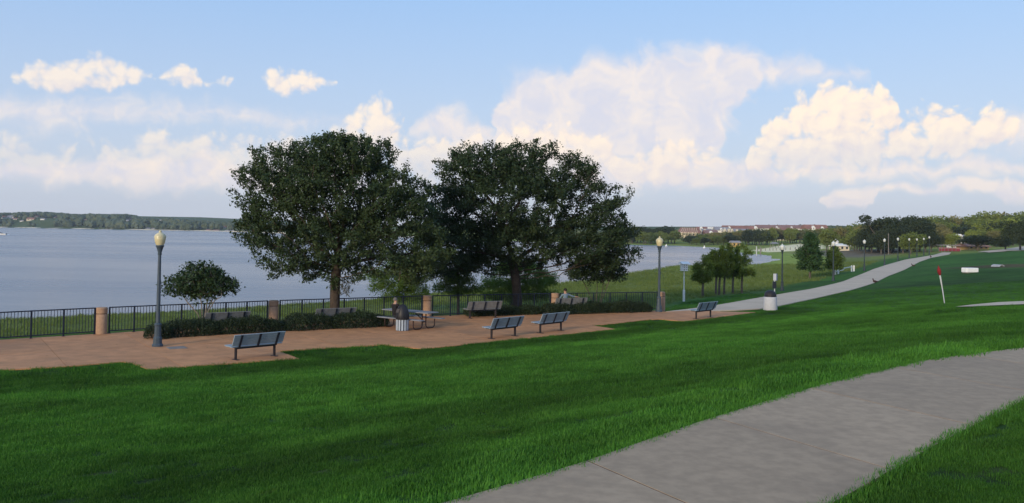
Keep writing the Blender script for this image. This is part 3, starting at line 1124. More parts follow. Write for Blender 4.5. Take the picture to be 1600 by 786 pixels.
def skeleton_mesh(nodes, par, r0, rtip, mat, pw=2.3, rmin=0.0, flare=1.0):
    n = len(nodes)
    kids = [[] for _ in range(n)]
    for i, p in enumerate(par):
        if p >= 0:
            kids[p].append(i)
    w = np.zeros(n)
    for i in range(n - 1, -1, -1):
        w[i] = max(1.0, sum(w[c] for c in kids[i]))
    rad = rtip * w ** (1 / pw)
    rad *= 1.0
    s = r0 / rad[0]
    rad = np.maximum(rad * s ** (np.log(w + 1e-9) / np.log(w[0] + 1e-9)), rtip)
    mb = MB()
    stack = [(0, None)]
    while stack:
        i, p0 = stack.pop()
        chain = ([p0] if p0 is not None else []) + [i]
        while kids[chain[-1]]:
            c = max(kids[chain[-1]], key=lambda q: w[q])
            for q in kids[chain[-1]]:
                if q != c:
                    stack.append((q, chain[-1]))
            chain.append(c)
        if len(chain) < 2:
            continue
        rr = [rad[q] for q in chain]
        if p0 is not None:
            rr[0] = min(rr[0], rad[chain[1]] * 1.25)
        if max(rr) < rmin:
            continue
        pts = [nodes[q] for q in chain]
        if p0 is None:
            pts[0] = pts[0] - np.array([0, 0, 0.15])
            rr[0] *= 1.35 * flare
            rr[1] *= 1.1
        mb.tube(pts, rr, 8 if rr[0] > 0.07 else (5 if rr[0] > 0.025 else 3), cap=False)
    return mb.mesh('trunk', mat), w


def leaf_cards(rs, centers, dirs, n, size, spread, mat, aspect=0.5, up=0.5, name='crown', pref=None):
    """n leaves round each centre: small folded rhombs"""
    C = np.repeat(centers, n, axis=0)
    D = np.repeat(dirs, n, axis=0)
    m = len(C)
    C = C + rs.normal(0, spread, (m, 3))
    nz = rs.normal(0, 1, (m, 3)) + np.array([0, 0, up])
    nz /= np.linalg.norm(nz, axis=1)[:, None]
    a = D * 0.8 + rs.normal(0, 0.8, (m, 3))
    a -= nz * (a * nz).sum(1)[:, None]
    a /= np.linalg.norm(a, axis=1)[:, None] + 1e-9
    b = np.cross(nz, a)
    L = size * rs.uniform(0.5, 1.5, m)[:, None]
    Wd = L * aspect
    v = np.empty((m, 4, 3))
    v[:, 0] = C - a * L * 0.5
    v[:, 1] = C + b * Wd * 0.5 - a * L * 0.05 + nz * L * 0.08
    v[:, 2] = C + a * L * 0.5
    v[:, 3] = C - b * Wd * 0.5 - a * L * 0.05 + nz * L * 0.08
    f = np.arange(m * 4).reshape(m, 4)
    return np_mesh(name, v.reshape(-1, 3), f, mat)


def in_blobs(rs, blobs, n, shell=0.0):
    """random points in a union of ellipsoids [(cx,cy,cz,rx,ry,rz)], optionally biased outwards"""
    vol = np.array([b[3] * b[4] * b[5] for b in blobs]) ** 0.8
    which = rs.choice(len(blobs), n, p=vol / vol.sum())
    u = rs.normal(0, 1, (n, 3))
    u /= np.linalg.norm(u, axis=1)[:, None]
    r = rs.uniform(shell, 1, n) ** (1 / 3.0)
    B = np.array(blobs)[which]
    return B[:, :3] + u * r[:, None] * B[:, 3:6]


def skeleton_tree(root_name, label, cat, base, blobs_px, Y, seed, n_attr, leafmat, barkmat, r0, trunk_px, depth=0.85, leaf=0.13, total=20000, spread=0.13, rtip=0.006, group=None, step=0.28, kill=0.42,
                  droop=0.0, tipw=4, aspect=0.5, extra=None, shell=0.0, infl=1.6, sprays=0, clump=0):
    """a tree whose crown is surveyed as ellipses (px,py,rx,ry,dy) seen at depth Y"""
    rs = np.random.default_rng(seed)
    sc = Y / F_PX
    blobs = []
    for b in blobs_px:
        px, py, rx, ry = b[:4]
        dy = b[4] if len(b) > 4 else 0.0
        ryd = b[5] if len(b) > 5 else None
        c = at_y(px, py, Y + dy)
        blobs.append((c[0] - base[0], c[1] - base[1], c[2] - base[2], rx * sc, (ryd if ryd else rx * sc * depth), ry * sc))
    A = in_blobs(rs, blobs, n_attr, shell)
    if clump:                                    # leaves gather in flat sprays with gaps between them
        C0 = in_blobs(rs, blobs, clump, 0.15)
        A = C0[rs.integers(0, clump, n_attr)] + rs.normal(0, 1, (n_attr, 3)) * np.array([0.36, 0.36, 0.12])
    if sprays:                                   # thin twigs that stand out of the crown's outline
        T = []
        for b in blobs:
            for _ in range(sprays if b[3] > 0.6 else 1):
                u = rs.normal(0, 1, 3)
                u /= np.linalg.norm(u)
                c = np.array(b[:3]) + u * np.array(b[3:6]) * 1.0
                L = rs.uniform(0.2, 0.7) * (1 if b[3] > 0.6 else 0.4)
                dr = u * np.array([1, 1, 0.6]) + np.array([0, 0, 0.15])
                T.append(c[None] + dr[None] * L * rs.uniform(0, 1, (5, 1)) + rs.normal(0, 0.08, (5, 3)))
        A = np.vstack([A] + T)
    A = A[A[:, 2] > 0.4]
    tr = [np.zeros(3)]
    for (px, py) in trunk_px[1:]:
        c = at_y(px, py, Y)
        tr.append(np.array([c[0] - base[0], 0.0, c[2] - base[2]]))
    nodes, par = colonize(rs, tr, A, step=step, kill=kill, droop=droop, infl=infl)
    tm, w = skeleton_mesh(nodes, par, r0, rtip, barkmat)
    root = empty(root_name, base)
    tag(root, label, cat, group)
    link('trunk', tm, root)
    tip = np.where((w <= tipw) & (par >= 0))[0]
    d = nodes[tip] - nodes[par[tip]]
    d /= np.linalg.norm(d, axis=1)[:, None] + 1e-9
    per = max(1, int(round(total / max(1, len(tip)))))
    link('crown', leaf_cards(rs, nodes[tip], d, per, leaf, spread, leafmat, aspect=aspect), root)
    return root, nodes, par, w


# --- the two big live oaks that rise from the planting beds
b1 = at_z(523, 503, TERR)
oak_a, nodes_a, par_a, w_a = skeleton_tree(
    'oak_tree', 'big dark live oak with a straight trunk rising from the left planting bed', 'tree', Vector(b1),
    [(382, 297, 9, 5, 0), (388, 266, 10, 5), (414, 232, 12, 6), (460, 230, 12, 6), (487, 221, 10, 6), (549, 211, 10, 6), (580, 219, 8, 7), (606, 228, 6, 9), (630, 268, 12, 6), (648, 258, 8, 4), (382, 330, 9, 5), (385, 356, 10, 6), (389, 388, 12, 6), (427, 432, 8, 8),
     (535, 300, 112, 58), (520, 250, 80, 40), (560, 245, 50, 36), (470, 285, 70, 46), (420, 300, 38, 48), (412, 262, 28, 22), (402, 340, 22, 32), (430, 365, 46, 42), (470, 395, 60, 34), (445, 415, 26, 16), (520, 370, 90, 50),
     (610, 340, 70, 55), (640, 380, 60, 44), (600, 408, 60, 24), (634, 296, 24, 18), (520, 230, 32, 12), (590, 242, 16, 16), (428, 244, 18, 10), (540, 425, 40, 12), (660, 420, 34, 18), (480, 432, 16, 9)],
    float(b1[1]), 11, 4600, M['oak_leaf'], M['bark'], 0.235, [(523, 503), (523, 470), (524, 440), (526, 405)], total=105000, leaf=0.125, spread=0.10, tipw=6, kill=0.22, step=0.19, sprays=12, clump=480)
b2 = at_z(809, 486, TERR)
oak_b, nodes_b, par_b, w_b = skeleton_tree(
    'oak_tree', 'broad dark live oak on the right whose crown hangs low towards the far lamp', 'tree', Vector(b2),
    [(831, 226, 8, 7), (848, 221, 12, 5), (872, 231, 8, 5), (900, 244, 10, 5), (934, 279, 12, 6), (954, 292, 10, 5), (963, 316, 12, 6), (982, 343, 12, 5), (997, 370, 10, 6), (999, 387, 8, 5), (740, 238, 14, 6), (696, 253, 12, 7), (668, 280, 8, 7), (790, 229, 10, 6),
     (800, 322, 112, 60), (770, 270, 70, 36), (725, 275, 44, 34), (840, 282, 62, 36), (850, 244, 18, 10), (893, 296, 40, 30), (922, 326, 40, 36), (940, 365, 50, 44), (966, 385, 22, 26), (900, 380, 60, 44),
     (820, 376, 92, 40), (740, 378, 70, 46), (690, 350, 44, 50), (698, 306, 30, 24), (700, 408, 50, 24), (765, 412, 36, 14), (930, 405, 36, 14), (740, 245, 26, 12), (800, 240, 30, 16), (905, 255, 18, 10), (940, 295, 14, 8)],
    float(b2[1]), 23, 5000, M['oak_leaf'], M['bark'], 0.25, [(809, 486), (808, 460), (806, 438), (800, 400)], total=120000, leaf=0.135, spread=0.11, tipw=6, kill=0.24, step=0.21, sprays=12, clump=540)

# hanging moss under the left oak
rs = np.random.default_rng(5)
base = at_y(538, 436, float(b1[1]) - 0.6)
cs = np.array([base + np.array([rs.uniform(-0.35, 0.35), rs.uniform(-0.3, 0.3), -rs.uniform(0, 0.75)]) for _ in range(60)]) - np.array(b1)
mo = leaf_cards(rs, cs, np.tile([[0, 0, -1.0]], (len(cs), 1)), 3, 0.22, 0.04, M['moss'], aspect=0.16, up=0.0, name='hanging_moss')
link('hanging_moss', mo, oak_a)

# --- crape myrtles: several pale stems and an umbrella of leaves
def crape(base, Y, stems, blobs, seed, label, leafmat, stem_r=0.024, barkmat=None):
    rs = np.random.default_rng(seed)
    root = empty('crape_myrtle', base)
    tag(root, label, 'tree')
    sc = Y / F_PX
    bl = []
    for (px, py, rx, ry) in blobs:
        c = at_y(px, py, Y)
        bl.append((c[0] - base[0], 0, c[2] - base[2], rx * sc, rx * sc * 0.9, ry * sc))
    A = in_blobs(rs, bl, 620)
    tips = []
    for st in stems:
        tr = [np.zeros(3) + np.array([rs.uniform(-.08, .08), rs.uniform(-.08, .08), 0])]
        yy = rs.uniform(-0.5, 0.5)
        for q, (px, py) in enumerate(st):
            c = at_y(px, py, Y)
            tr.append(np.array([c[0] - base[0], yy * (q + 1) / len(st), c[2] - base[2]]))
        d2 = ((A[:, None, :2] - np.array([tr[-1][:2]])[None]) ** 2).sum(2)[:, 0]
        own = A[d2 < np.quantile(d2, 0.5)]
        nodes, par = colonize(rs, tr, own, step=0.14, kill=0.22, infl=1.0, iters=40)
        tm, w = skeleton_mesh(nodes, par, stem_r, 0.005, barkmat or M['bark_pale'])
        link('trunk', tm, root)
        tip = np.where((w <= 5) & (par >= 0))[0]
        tips.append(nodes[tip])
    P = np.vstack(tips)
    P = np.vstack([P, in_blobs(rs, bl, 1300, 0.2)])
    link('crown', leaf_cards(rs, P, np.tile([[0, 0, 0.5]], (len(P), 1)), 4, 0.11, 0.07, leafmat, aspect=0.62), root)
    return root


cb1 = Vector(at_z(318, 516, TERR))
crape(cb1, cb1.y, [[(308, 490), (292, 474), (281, 459)], [(317, 480), (316, 458), (314, 445)], [(322, 485), (330, 466), (338, 452)], [(326, 488), (340, 468), (352, 462)], [(319, 490), (321, 470), (323, 455)]],
      [(312, 425, 30, 17), (283, 445, 30, 17), (345, 447, 30, 16), (315, 442, 45, 22), (264, 456, 12, 8), (364, 450, 11, 8), (330, 430, 24, 14), (300, 452, 26, 12)], 31,
      'small crape myrtle with pale bent stems and an umbrella of leaves beside the near lamp', M['crape_leaf'])
cb2 = Vector(at_z(936, 484, TERR))
crape(cb2, cb2.y, [[(925, 468), (918, 452), (912, 440)], [(932, 466), (934, 450), (934, 440)], [(940, 468), (946, 452), (950, 440)], [(938, 470), (942, 455), (943, 442)]],
      [(935, 420, 44, 20), (905, 425, 22, 14), (962, 428, 20, 12), (930, 405, 30, 12)], 37,
      'dark crape myrtle with thin forking stems under the right oak beside the fence', M['crape_leaf'], barkmat=M['bark_grey'])

# --- soft green bald cypresses and willow-like trees beyond the fence
def simple_tree(name, label, base_px, zz, blobs, seed, leafmat, trunk, n_attr=420, leaf=0.14, total=14000, r0=0.09, spread=0.14, droop=0.0, group=None, Y=None, aspect=0.3, bark='bark_grey', cat='tree', step=0.24, kill=0.36, depth=0.9, tipw=4):
    b = Vector(at_z(base_px[0], base_px[1], zz)) if Y is None else Vector(at_y(base_px[0], base_px[1], Y))
    b.z = float(terr(b.x, b.y)[0]) if (polydist([[b.x, b.y]], TERRACE)[0] > 0) else TERR
    return skeleton_tree(name, label, cat, b, blobs, b.y, seed, n_attr, leafmat, M[bark], r0, [base_px] + trunk, depth=depth, leaf=leaf, total=total, spread=spread, droop=droop, group=group, aspect=aspect, step=step, kill=kill, tipw=tipw)[0]


simple_tree('cypress_tree', 'feathery light green cypress just beyond the fence behind the picnic table', (622, 484), -4.9,
            [(620, 445, 34, 22), (600, 430, 30, 14), (645, 440, 30, 18), (630, 415, 34, 16), (585, 450, 14, 12), (650, 462, 26, 10), (620, 465, 30, 10)], 41, M['cypress_leaf'], [(622, 470), (624, 440), (626, 420)], droop=0.05, total=15000)
simple_tree('cypress_tree', 'thin dark-trunked cypress beside the bollard behind the picnic table', (716, 489), -4.6,
            [(716, 435, 34, 18), (700, 450, 26, 12), (735, 452, 26, 10), (716, 410, 30, 20), (690, 430, 16, 12)], 43, M['cypress_leaf'], [(716, 470), (716, 450), (716, 420)], r0=0.085, total=9000)
simple_tree('willow_tree', 'drooping bright green willow beyond the fence behind the right oak', (800, 482), -4.9,
            [(790, 440, 36, 26), (830, 440, 36, 26), (765, 450, 22, 18), (855, 440, 22, 24), (810, 420, 44, 18), (790, 466, 30, 10), (845, 462, 22, 10)], 47, M['cypress_leaf'], [(800, 465), (802, 440), (806, 420)], droop=0.18, total=22000, n_attr=700)

# --- grove of young cypresses on the grass by the path
GR = [((1098, 467), [(1097, 430, 18, 14), (1092, 420, 12, 10), (1103, 414, 12, 9), (1086, 436, 9, 4), (1109, 436, 9, 4), (1100, 404, 6, 7)]),
      ((1118.5, 462.6), [(1116, 420, 14, 14), (1114, 404, 10, 10), (1113, 394, 5, 6)]),
      ((1123.8, 462), [(1126, 416, 15, 17), (1128, 400, 12, 10), (1130, 387, 6, 7)]),
      ((1131.5, 461), [(1134, 416, 15, 17), (1138, 398, 12, 12), (1141, 385, 6, 6)]),
      ((1145, 459.6), [(1147, 420, 13, 14), (1150, 402, 11, 11), (1152, 389, 7, 6)]),
      ((1159, 458.6), [(1162, 422, 18, 8), (1163, 405, 14, 8), (1168, 393, 12, 5), (1174, 430, 9, 4), (1156, 433, 8, 4), (1161, 383, 7, 4)])]
GLAB = ['leftmost young cypress of the grassy grove, nearest to the birdhouse pole', 'slim cypress second from the left in the grassy grove, its trunk close to a neighbour', 'cypress with the thicker trunk left of the middle in the grassy grove',
        'cypress right of the middle in the grassy grove with a tall crown', 'cypress second from the right in the grassy grove', 'rightmost cypress of the grassy grove with an open, see-through crown']
for i, (b, bl) in enumerate(GR):
    simple_tree('cypress_tree', GLAB[i], b, -4.88, bl, 60 + i, M['grove_leaf'], [(b[0], b[1] - 14), (b[0] + 1, b[1] - 30), (b[0] + 2, b[1] - 44)], n_attr=330 if i != 5 else 200, leaf=0.15, total=6500 if i != 5 else 4200, r0=0.085, spread=0.12,
                group='young cypresses in the grove', step=0.28, kill=0.4)

# --- single conifers further on
def cone_tree(name, label, px, py, zz, top_py, half_px, seed, mat, low=0.16, n=900, leaf=0.22):
    rs = np.random.default_rng(seed)
    b = ground(px, py)
    sc = b.y / F_PX
    H = (py - top_py) * sc
    Rr = half_px * sc
    root = empty(name, b)
    tag(root, label, 'tree')
    mb = MB()
    mb.tube([(0, 0, -0.1), (0, 0, H * 0.3), (0, 0, H * 0.95)], [H * 0.028, H * 0.02, 0.01], 7)
    cs, ds = [], []
    nb = 70
    for j in range(nb):
        t = low + (0.97 - low) * ((j + rs.uniform(0, 1)) / nb) ** 1.15
        a = j * 2.4 + rs.uniform(-0.5, 0.5)
        prof = math.sin(min(1.0, (1 - t) / (1 - low) * 1.25 + 0.06) * PI * 0.5) ** 0.8
        r = Rr * prof * rs.uniform(0.62, 1.12)
        e = np.array([r * math.cos(a), r * math.sin(a), t * H - 0.10 * r + rs.uniform(-.1, .1)])
        mb.tube([(0, 0, t * H), tuple(e * np.array([.5, .5, 1]) + np.array([0, 0, 0.06])), tuple(e)], [0.035, 0.022, 0.008], 4, cap=False)
        m = max(4, int(n / nb * (0.35 + 1.2 * prof)))
        for _ in range(m):
            q = rs.uniform(0.25, 1.0)
            cs.append((e[0] * q, e[1] * q, t * H + (e[2] - t * H) * q))
            ds.append((math.cos(a), math.sin(a), 0.2))
    mb.build('trunk', M['bark_grey'], root)
    link('crown', leaf_cards(rs, np.array(cs), np.array(ds), 5, leaf, 0.16, mat, aspect=0.4), root)
    return root


cone_tree('conifer_tree', 'dense dark conical tree on a short trunk beside the path', 1265.5, 435.5, -5.3, 363, 22, 71, M['conifer_leaf'], low=0.24, n=1300, leaf=0.28)
cone_tree('conifer_tree', 'small pointed green tree right behind the lamp and the white rails', 1303, 430, -5.3, 385, 15.5, 73, M['grove_leaf'], low=0.28, n=650, leaf=0.28)


# --- clipped dark hedges in the planting beds
def hedge(pts, h, wdt, seed, label):
    rs = np.random.default_rng(seed)
    P = np.array(pts, float)
    o = P.mean(0)
    root = empty('hedge', (o[0], o[1], TERR))
    tag(root, label, 'hedge', 'low dark hedges in the planting beds')
    seg = np.hypot(*(P[1:] - P[:-1]).T)
    s = np.concatenate([[0], np.cumsum(seg)])
    n = int(s[-1] * 950)
    t = rs.uniform(0, s[-1], n)
    cx, cy = np.interp(t, s, P[:, 0]), np.interp(t, s, P[:, 1])
    tx, ty = np.gradient(P[:, 0], s), np.gradient(P[:, 1], s)
    dx, dy = np.interp(t, s, tx), np.interp(t, s, ty)
    L = np.hypot(dx, dy)
    nx, ny = -dy / L, dx / L
    a = rs.uniform(0, 1, n) ** 0.8 * PI
    lump = 0.88 + 0.10 * np.sin(t * 2.7 + seed) + 0.07 * np.sin(t * 6.1 + 2 * seed) + rs.normal(0, 0.035, n)
    end = np.clip(np.minimum(t, s[-1] - t) / 0.45, 0.0, 1.0) ** 0.5
    ca = np.sign(np.cos(a)) * np.abs(np.cos(a)) ** 0.5
    sa = np.abs(np.sin(a)) ** 0.5
    off = wdt / 2 * ca * lump * (0.5 + 0.5 * end)
    z = h * sa * lump * (0.45 + 0.55 * end) * rs.uniform(0.86, 1.04, n)
    low = rs.uniform(0, 1, n) < 0.3
    z = np.where(low, rs.uniform(0.02, 1, n) * z, z)
    C = np.column_stack([cx + nx * off - o[0], cy + ny * off - o[1], np.maximum(z, 0.03)])
    D = np.column_stack([nx * ca, ny * ca, sa])
    link('foliage', leaf_cards(rs, C, D, 5, 0.06, 0.045, M['hedge_leaf'], aspect=0.55), root)
    mb = MB()
    for q in np.arange(0.25, s[-1] - 0.2, 0.35):
        x, y = np.interp(q, s, P[:, 0]) - o[0], np.interp(q, s, P[:, 1]) - o[1]
        for _ in range(5):
            mb.tube([(x, y, -0.02), (x + rs.uniform(-.2, .2), y + rs.uniform(-.2, .2), h * 0.7)], [0.018, 0.006], 4, cap=False)
    mb.build('stems', M['bark_grey'], root)
    return root


def along(lst):
    return [at_z(x, y, TERR)[:2] for x, y in lst]


hedge(along([(236, 530), (262, 526), (330, 522), (395, 518.5), (437, 516.5)]), 0.62, 1.15, 3, 'low dark hedge beside the near lamp, in front of the crape myrtle')
hedge(along([(440, 516.5), (500, 513), (560, 510.5), (602, 508.5)]), 0.66, 1.25, 5, 'low dark hedge round the foot of the left oak')
hedge(along([(728, 494), (770, 492.5), (815, 491), (843, 490)]), 0.46, 1.0, 9, 'low dark hedge round the foot of the right oak')
hedge(along([(850, 491.5), (900, 489.5), (960, 487.8), (1014, 486.3)]), 0.58, 1.2, 13, 'long low dark hedge below the dark crape myrtle near the far lamp')

# ================================================================== things on the terrace
def T(px, py):
    return Vector(at_z(px, py, TERR))


# --- bollards
def bollard():
    root = empty('bollard')
    mb = MB()
    mb.lathe([(0.225, -0.03), (0.225, 0.78), (0.215, 0.79)], 24, smooth=True)
    mb.build('shaft', M['bollard'], root)
    mb = MB()
    mb.lathe([(0.205, 0.785), (0.205, 0.825)], 24, smooth=True)
    mb.build('groove_band', material('dark_groove_concrete', (0.16, 0.10, 0.07), 0.95, 0.1, 9), root)
    mb = MB()
    mb.lathe([(0.215, 0.822), (0.225, 0.832), (0.225, 1.03), (0.20, 1.06), (0.0, 1.065)], 24)
    mb.build('cap', M['bollard'], root)
    return root


BOL = [((158, 521.5), 'leftmost tan concrete bollard, standing clear of the hedge'), ((427, 505.7), 'tan concrete bollard behind the left hedge, between two benches'),
       ((667, 494.6), 'tan concrete bollard behind the picnic table'), ((867, 488.7), 'tan concrete bollard half hidden behind the seated person and bench'),
       ((1033, 485.2), 'rightmost tan concrete bollard beside the far lamp post')]
bp = None
BP = []
for (p, lab) in BOL:
    q = T(*p)
    BP.append(q)
    o = bollard() if bp is None else copy_tree(bp)
    bp = bp or o
    o.location = q
    tag(o, lab, 'bollard', 'tan bollards between the fence sections')

# --- iron fence sections
BAL = MB().box((0, 0, 0.57), (0.018, 0.018, 0.92)).mesh('baluster', M['iron'])
POST = MB().box((0, 0, 0.51), (0.058, 0.058, 1.06)).box((0, 0, 0.006 - 0.02), (0.11, 0.11, 0.05)).mesh('post', M['iron'])


def fence(a, b, nspan, label, ra=0.36, rb=0.36):
    a, b = Vector(a), Vector(b)
    d = (b - a)
    L = d.length
    d.normalize()
    a2, b2 = a + d * ra, b - d * rb
    L = (b2 - a2).length
    root = empty('fence', a2, math.atan2(d.y, d.x))
    tag(root, label, 'fence', 'dark iron fence sections along the lake')
    MB().box((L / 2, 0, 1.045), (L + 0.05, 0.062, 0.045), bev=0.01).build('top_rail', M['iron'], root)
    MB().box((L / 2, 0, 0.105), (L, 0.03, 0.04)).build('bottom_rail', M['iron'], root)
    xs = [L * i / nspan for i in range(nspan + 1)]
    for x in xs:
        o = link('post', POST, root)
        o.location = (x, 0, 0)
    for i in range(nspan):
        n = max(3, int(round((xs[i + 1] - xs[i]) / 0.118)))
        for j in range(1, n):
            o = link('baluster', BAL, root)
            o.location = (xs[i] + (xs[i + 1] - xs[i]) * j / n, 0, 0)


q0 = T(-120, 540.0)
fence(q0, BP[0], 5, 'leftmost section of dark iron fence running out of the picture', 0.0, 0.26)
fence(BP[0], BP[1], 7, 'dark iron fence section behind the near lamp and the small crape myrtle', 0.30, 0.30)
fence(BP[1], BP[2], 7, 'dark iron fence section behind the left oak and the picnic table', 0.30, 0.30)
fence(BP[2], BP[3], 7, 'dark iron fence section behind the right oak', 0.30, 0.30)
fence(BP[3], BP[4], 6, 'rightmost dark iron fence section, ending at the far lamp post', 0.30, 0.22)


# --- park benches (facing the lake, seen from behind)
def bench(mat, label):
    root = empty('park_bench')
    Lb = 1.9
    for i in range(5):
        MB().box((0, 0.03 + i * 0.094, 0.45 + (0.012 if i == 4 else 0) - 0.01 * (i == 0)), (Lb, 0.084, 0.036), bev=0.008).build('seat_slat', mat, root)
    dy, dz = -0.42, 0.907
    mrot = Matrix.Rotation(math.atan2(0.42, 0.907), 3, 'X')
    for i in range(5):
        s = 0.055 + i * 0.081
        MB().box((0, -0.015 + dy * s, 0.468 + dz * s), (Lb, 0.034, 0.079 if i < 4 else 0.086), mrot, bev=0.008).build('back_slat', mat, root)
    for x in (-0.68, 0.0, 0.68):
        mb = MB()
        top = 0.42
        mb.bar((x, -0.045 + dy * -0.05, 0.455 + dz * -0.05), (x, -0.045 + dy * top, 0.455 + dz * top), 0.075, 0.022, up=(0, 1, 0))
        mb.bar((x, -0.03, 0.418), (x, 0.45, 0.418), 0.06, 0.026)
        mb.build('frame_strap', M['strap'], root)
    for x in (-0.72, 0.72):
        mb = MB()
        mb.box((x, 0.12, 0.2), (0.065, 0.065, 0.41))
        mb.box((x, 0.12, 0.004), (0.10, 0.34, 0.03), bev=0.006)
        mb.bar((x, 0.0, 0.40), (x, 0.42, 0.40), 0.05, 0.04)
        mb.build('leg', M['leg'], root)
    MB().box((0, 0.13, 0.375), (1.5, 0.05, 0.06)).build('under_beam', M['strap'], root)
    tag(root, label, 'bench')
    return root


def put_bench(src, pa, pb, label, mat, group):
    a, b = T(*pa), T(*pb)
    d = b - a
    r = math.atan2(d.y, d.x)
    c = (a + b) / 2
    o = copy_tree(src) if src else bench(mat, label)
    n = Vector((-math.sin(r), math.cos(r), 0))
    o.location = c - n * 0.12
    o.rotation_euler = (0, 0, r)
    tag(o, label, 'bench', group)
    return o


G1 = 'pale grey benches at the lawn edge of the terrace'
bn = put_bench(None, (362, 563), (434, 555.5), 'pale blue-grey slatted bench nearest to us, alone at the left beside the lawn', M['slat'], G1)
put_bench(bn, (762, 530), (810, 524.3), 'left one of the two pale slatted benches end to end before the right oak', M['slat'], G1)
put_bench(bn, (838, 521.3), (882, 516), 'right one of the two pale slatted benches end to end before the right oak', M['slat'], G1)
put_bench(bn, (1083, 499), (1114.5, 495.2), 'pale slatted bench by itself at the right end of the terrace where the path starts', M['slat'], G1)
G2 = 'shade-toned grey benches facing the lake along the fence'


def fence_bench(src, px, py, deg, label):
    o = copy_tree(src) if src else bench(M['slat_shade'], label)
    o.location = T(px, py)
    o.rotation_euler = (0, 0, R(deg))
    tag(o, label, 'bench', G2)
    return o


bd = fence_bench(None, 354, 519, 37, 'shade-toned grey bench facing the lake below the small crape myrtle')
fence_bench(bd, 523, 511, 34, 'shade-toned grey bench facing the lake behind the trunk of the left oak')
fence_bench(bd, 756, 497, 29, 'shade-toned grey bench facing the lake to the left of the right oak trunk')
B8 = fence_bench(bd, 891, 490, 24, 'shade-toned grey bench by the fence with a person sitting on it')


# --- lamp posts
def lamp(mat, globe, label):
    root = empty('street_lamp')
    MB().lathe([(0.20, -0.04), (0.20, 0.06), (0.165, 0.10), (0.155, 0.30), (0.125, 0.36), (0.115, 0.74), (0.135, 0.76), (0.135, 0.80), (0.09, 0.84)], 16, flute=0.05).build('base', mat, root)
    MB().lathe([(0.078, 0.82), (0.072, 1.6), (0.058, 3.10), (0.055, 3.32)], 14, smooth=True, flute=0.06).build('pole', mat, root)
    MB().lathe([(0.056, 3.30), (0.075, 3.34), (0.065, 3.40), (0.10, 3.52), (0.125, 3.60), (0.145, 3.62), (0.145, 3.66), (0.11, 3.67)], 16, smooth=True).build('lamp_holder', mat, root)
    MB().lathe([(0.12, 3.655), (0.165, 3.74), (0.195, 3.88), (0.20, 3.95), (0.19, 3.965)], 20, smooth=True).build('globe', globe, root)
    MB().lathe([(0.205, 3.955), (0.205, 3.985), (0.17, 4.05), (0.10, 4.105), (0.05, 4.125), (0.045, 4.155), (0.055, 4.17), (0.012, 4.21), (0.001, 4.215)], 20, smooth=True).build('globe_cap', globe, root)
    MB().box((0.062, 0, 2.15), (0.05, 0.05, 0.12), bev=0.01).build('control_box', mat, root)
    tag(root, label, 'lamp post')
    return root


la = lamp(M['lamp_post'], M['globe'], '')
la.location = T(246, 541)
tag(la, 'nearest blue-grey lamp post with a cream globe, at the corner of the left hedge', 'lamp post', 'lamp posts')
lb = copy_tree(la)
lb.location = T(1029.5, 487)
tag(lb, 'cream-globed lamp post at the right end of the terrace fence', 'lamp post', 'lamp posts')
LAMPS = [((1222, 454.5), 'green-black lamp post on the grass just beyond the white trash can'), ((1302, 439), 'lamp post between the small pointed tree and the white rails'), ((1350.5, 423), 'lamp post on the grass to the right of the white rails'),
         ((1382, 414.6), 'lamp post second to the right of the white rails, below the dark oaks'), ((1403, 407.3), 'lamp post third to the right of the white rails, below the dark oaks')]
FARL = 'tiny distant lamp post at the far end of the path under the dark oaks'
lc = None
for (p, lab) in LAMPS + [(q_, 'tiny distant lamp post under the dark oaks, %s of four' % w_) for q_, w_ in zip([(1420.6, 403.2), (1432.7, 400.6), (1443.5, 399.2), (1452, 398)], ['nearest', 'second nearest', 'third nearest', 'farthest'])]:
    o = lamp(M['lamp_dark'], M['globe_grey'], lab) if lc is None else copy_tree(lc)
    lc = lc or o
    o.location = ground(*p)
    tag(o, lab, 'lamp post', 'lamp posts')

# --- picnic table
def picnic_table():
    c = T(640, 512)
    root = empty('picnic_table', c, R(-36))
    tag(root, 'long grey picnic table with attached benches on curved maroon pipe legs', 'picnic table')
    L = 2.75
    for i in range(3):
        MB().box((0, -0.255 + i * 0.255, 0.745), (L, 0.248, 0.045), bev=0.01).build('table_plank', M['table_top'], root)
    for s in (-1, 1):
        MB().box((0, s * 0.68, 0.45), (L, 0.27, 0.045), bev=0.01).build('bench_seat', M['table_top'], root)
    for x in (-0.85, 0.85):
        mb = MB()
        for s in (-1, 1):
            path = [(x, s * 0.12, 0.72), (x, s * 0.12, 0.20)]
            for t in np.linspace(0, 1, 6):
                a = t * PI / 2
                path.append((x, s * (0.12 + 0.17 * (1 - math.cos(a))), 0.20 - 0.165 * math.sin(a)))
            path += [(x, s * 0.52, 0.035)]
            for t in np.linspace(0, 1, 6):
                a = t * PI / 2
                path.append((x, s * (0.55 + 0.15 * math.sin(a)), 0.035 + 0.15 * (1 - math.cos(a))))
            path += [(x, s * 0.70, 0.43)]
            mb.tube(path, 0.026, 7)
        mb.tube([(x, -0.36, 0.71), (x, 0.36, 0.71)], 0.024, 6)
        mb.tube([(x, -0.12, 0.32), (x, 0.12, 0.32)], 0.022, 6)
        mb.build('pipe_leg', M['pipe'], root)
        mb = MB()
        mb.tube([(x, 0, 0.34), (x * 0.35, 0, 0.70)], 0.02, 6)
        mb.build('brace', M['pipe'], root)
    return root


PT = picnic_table()


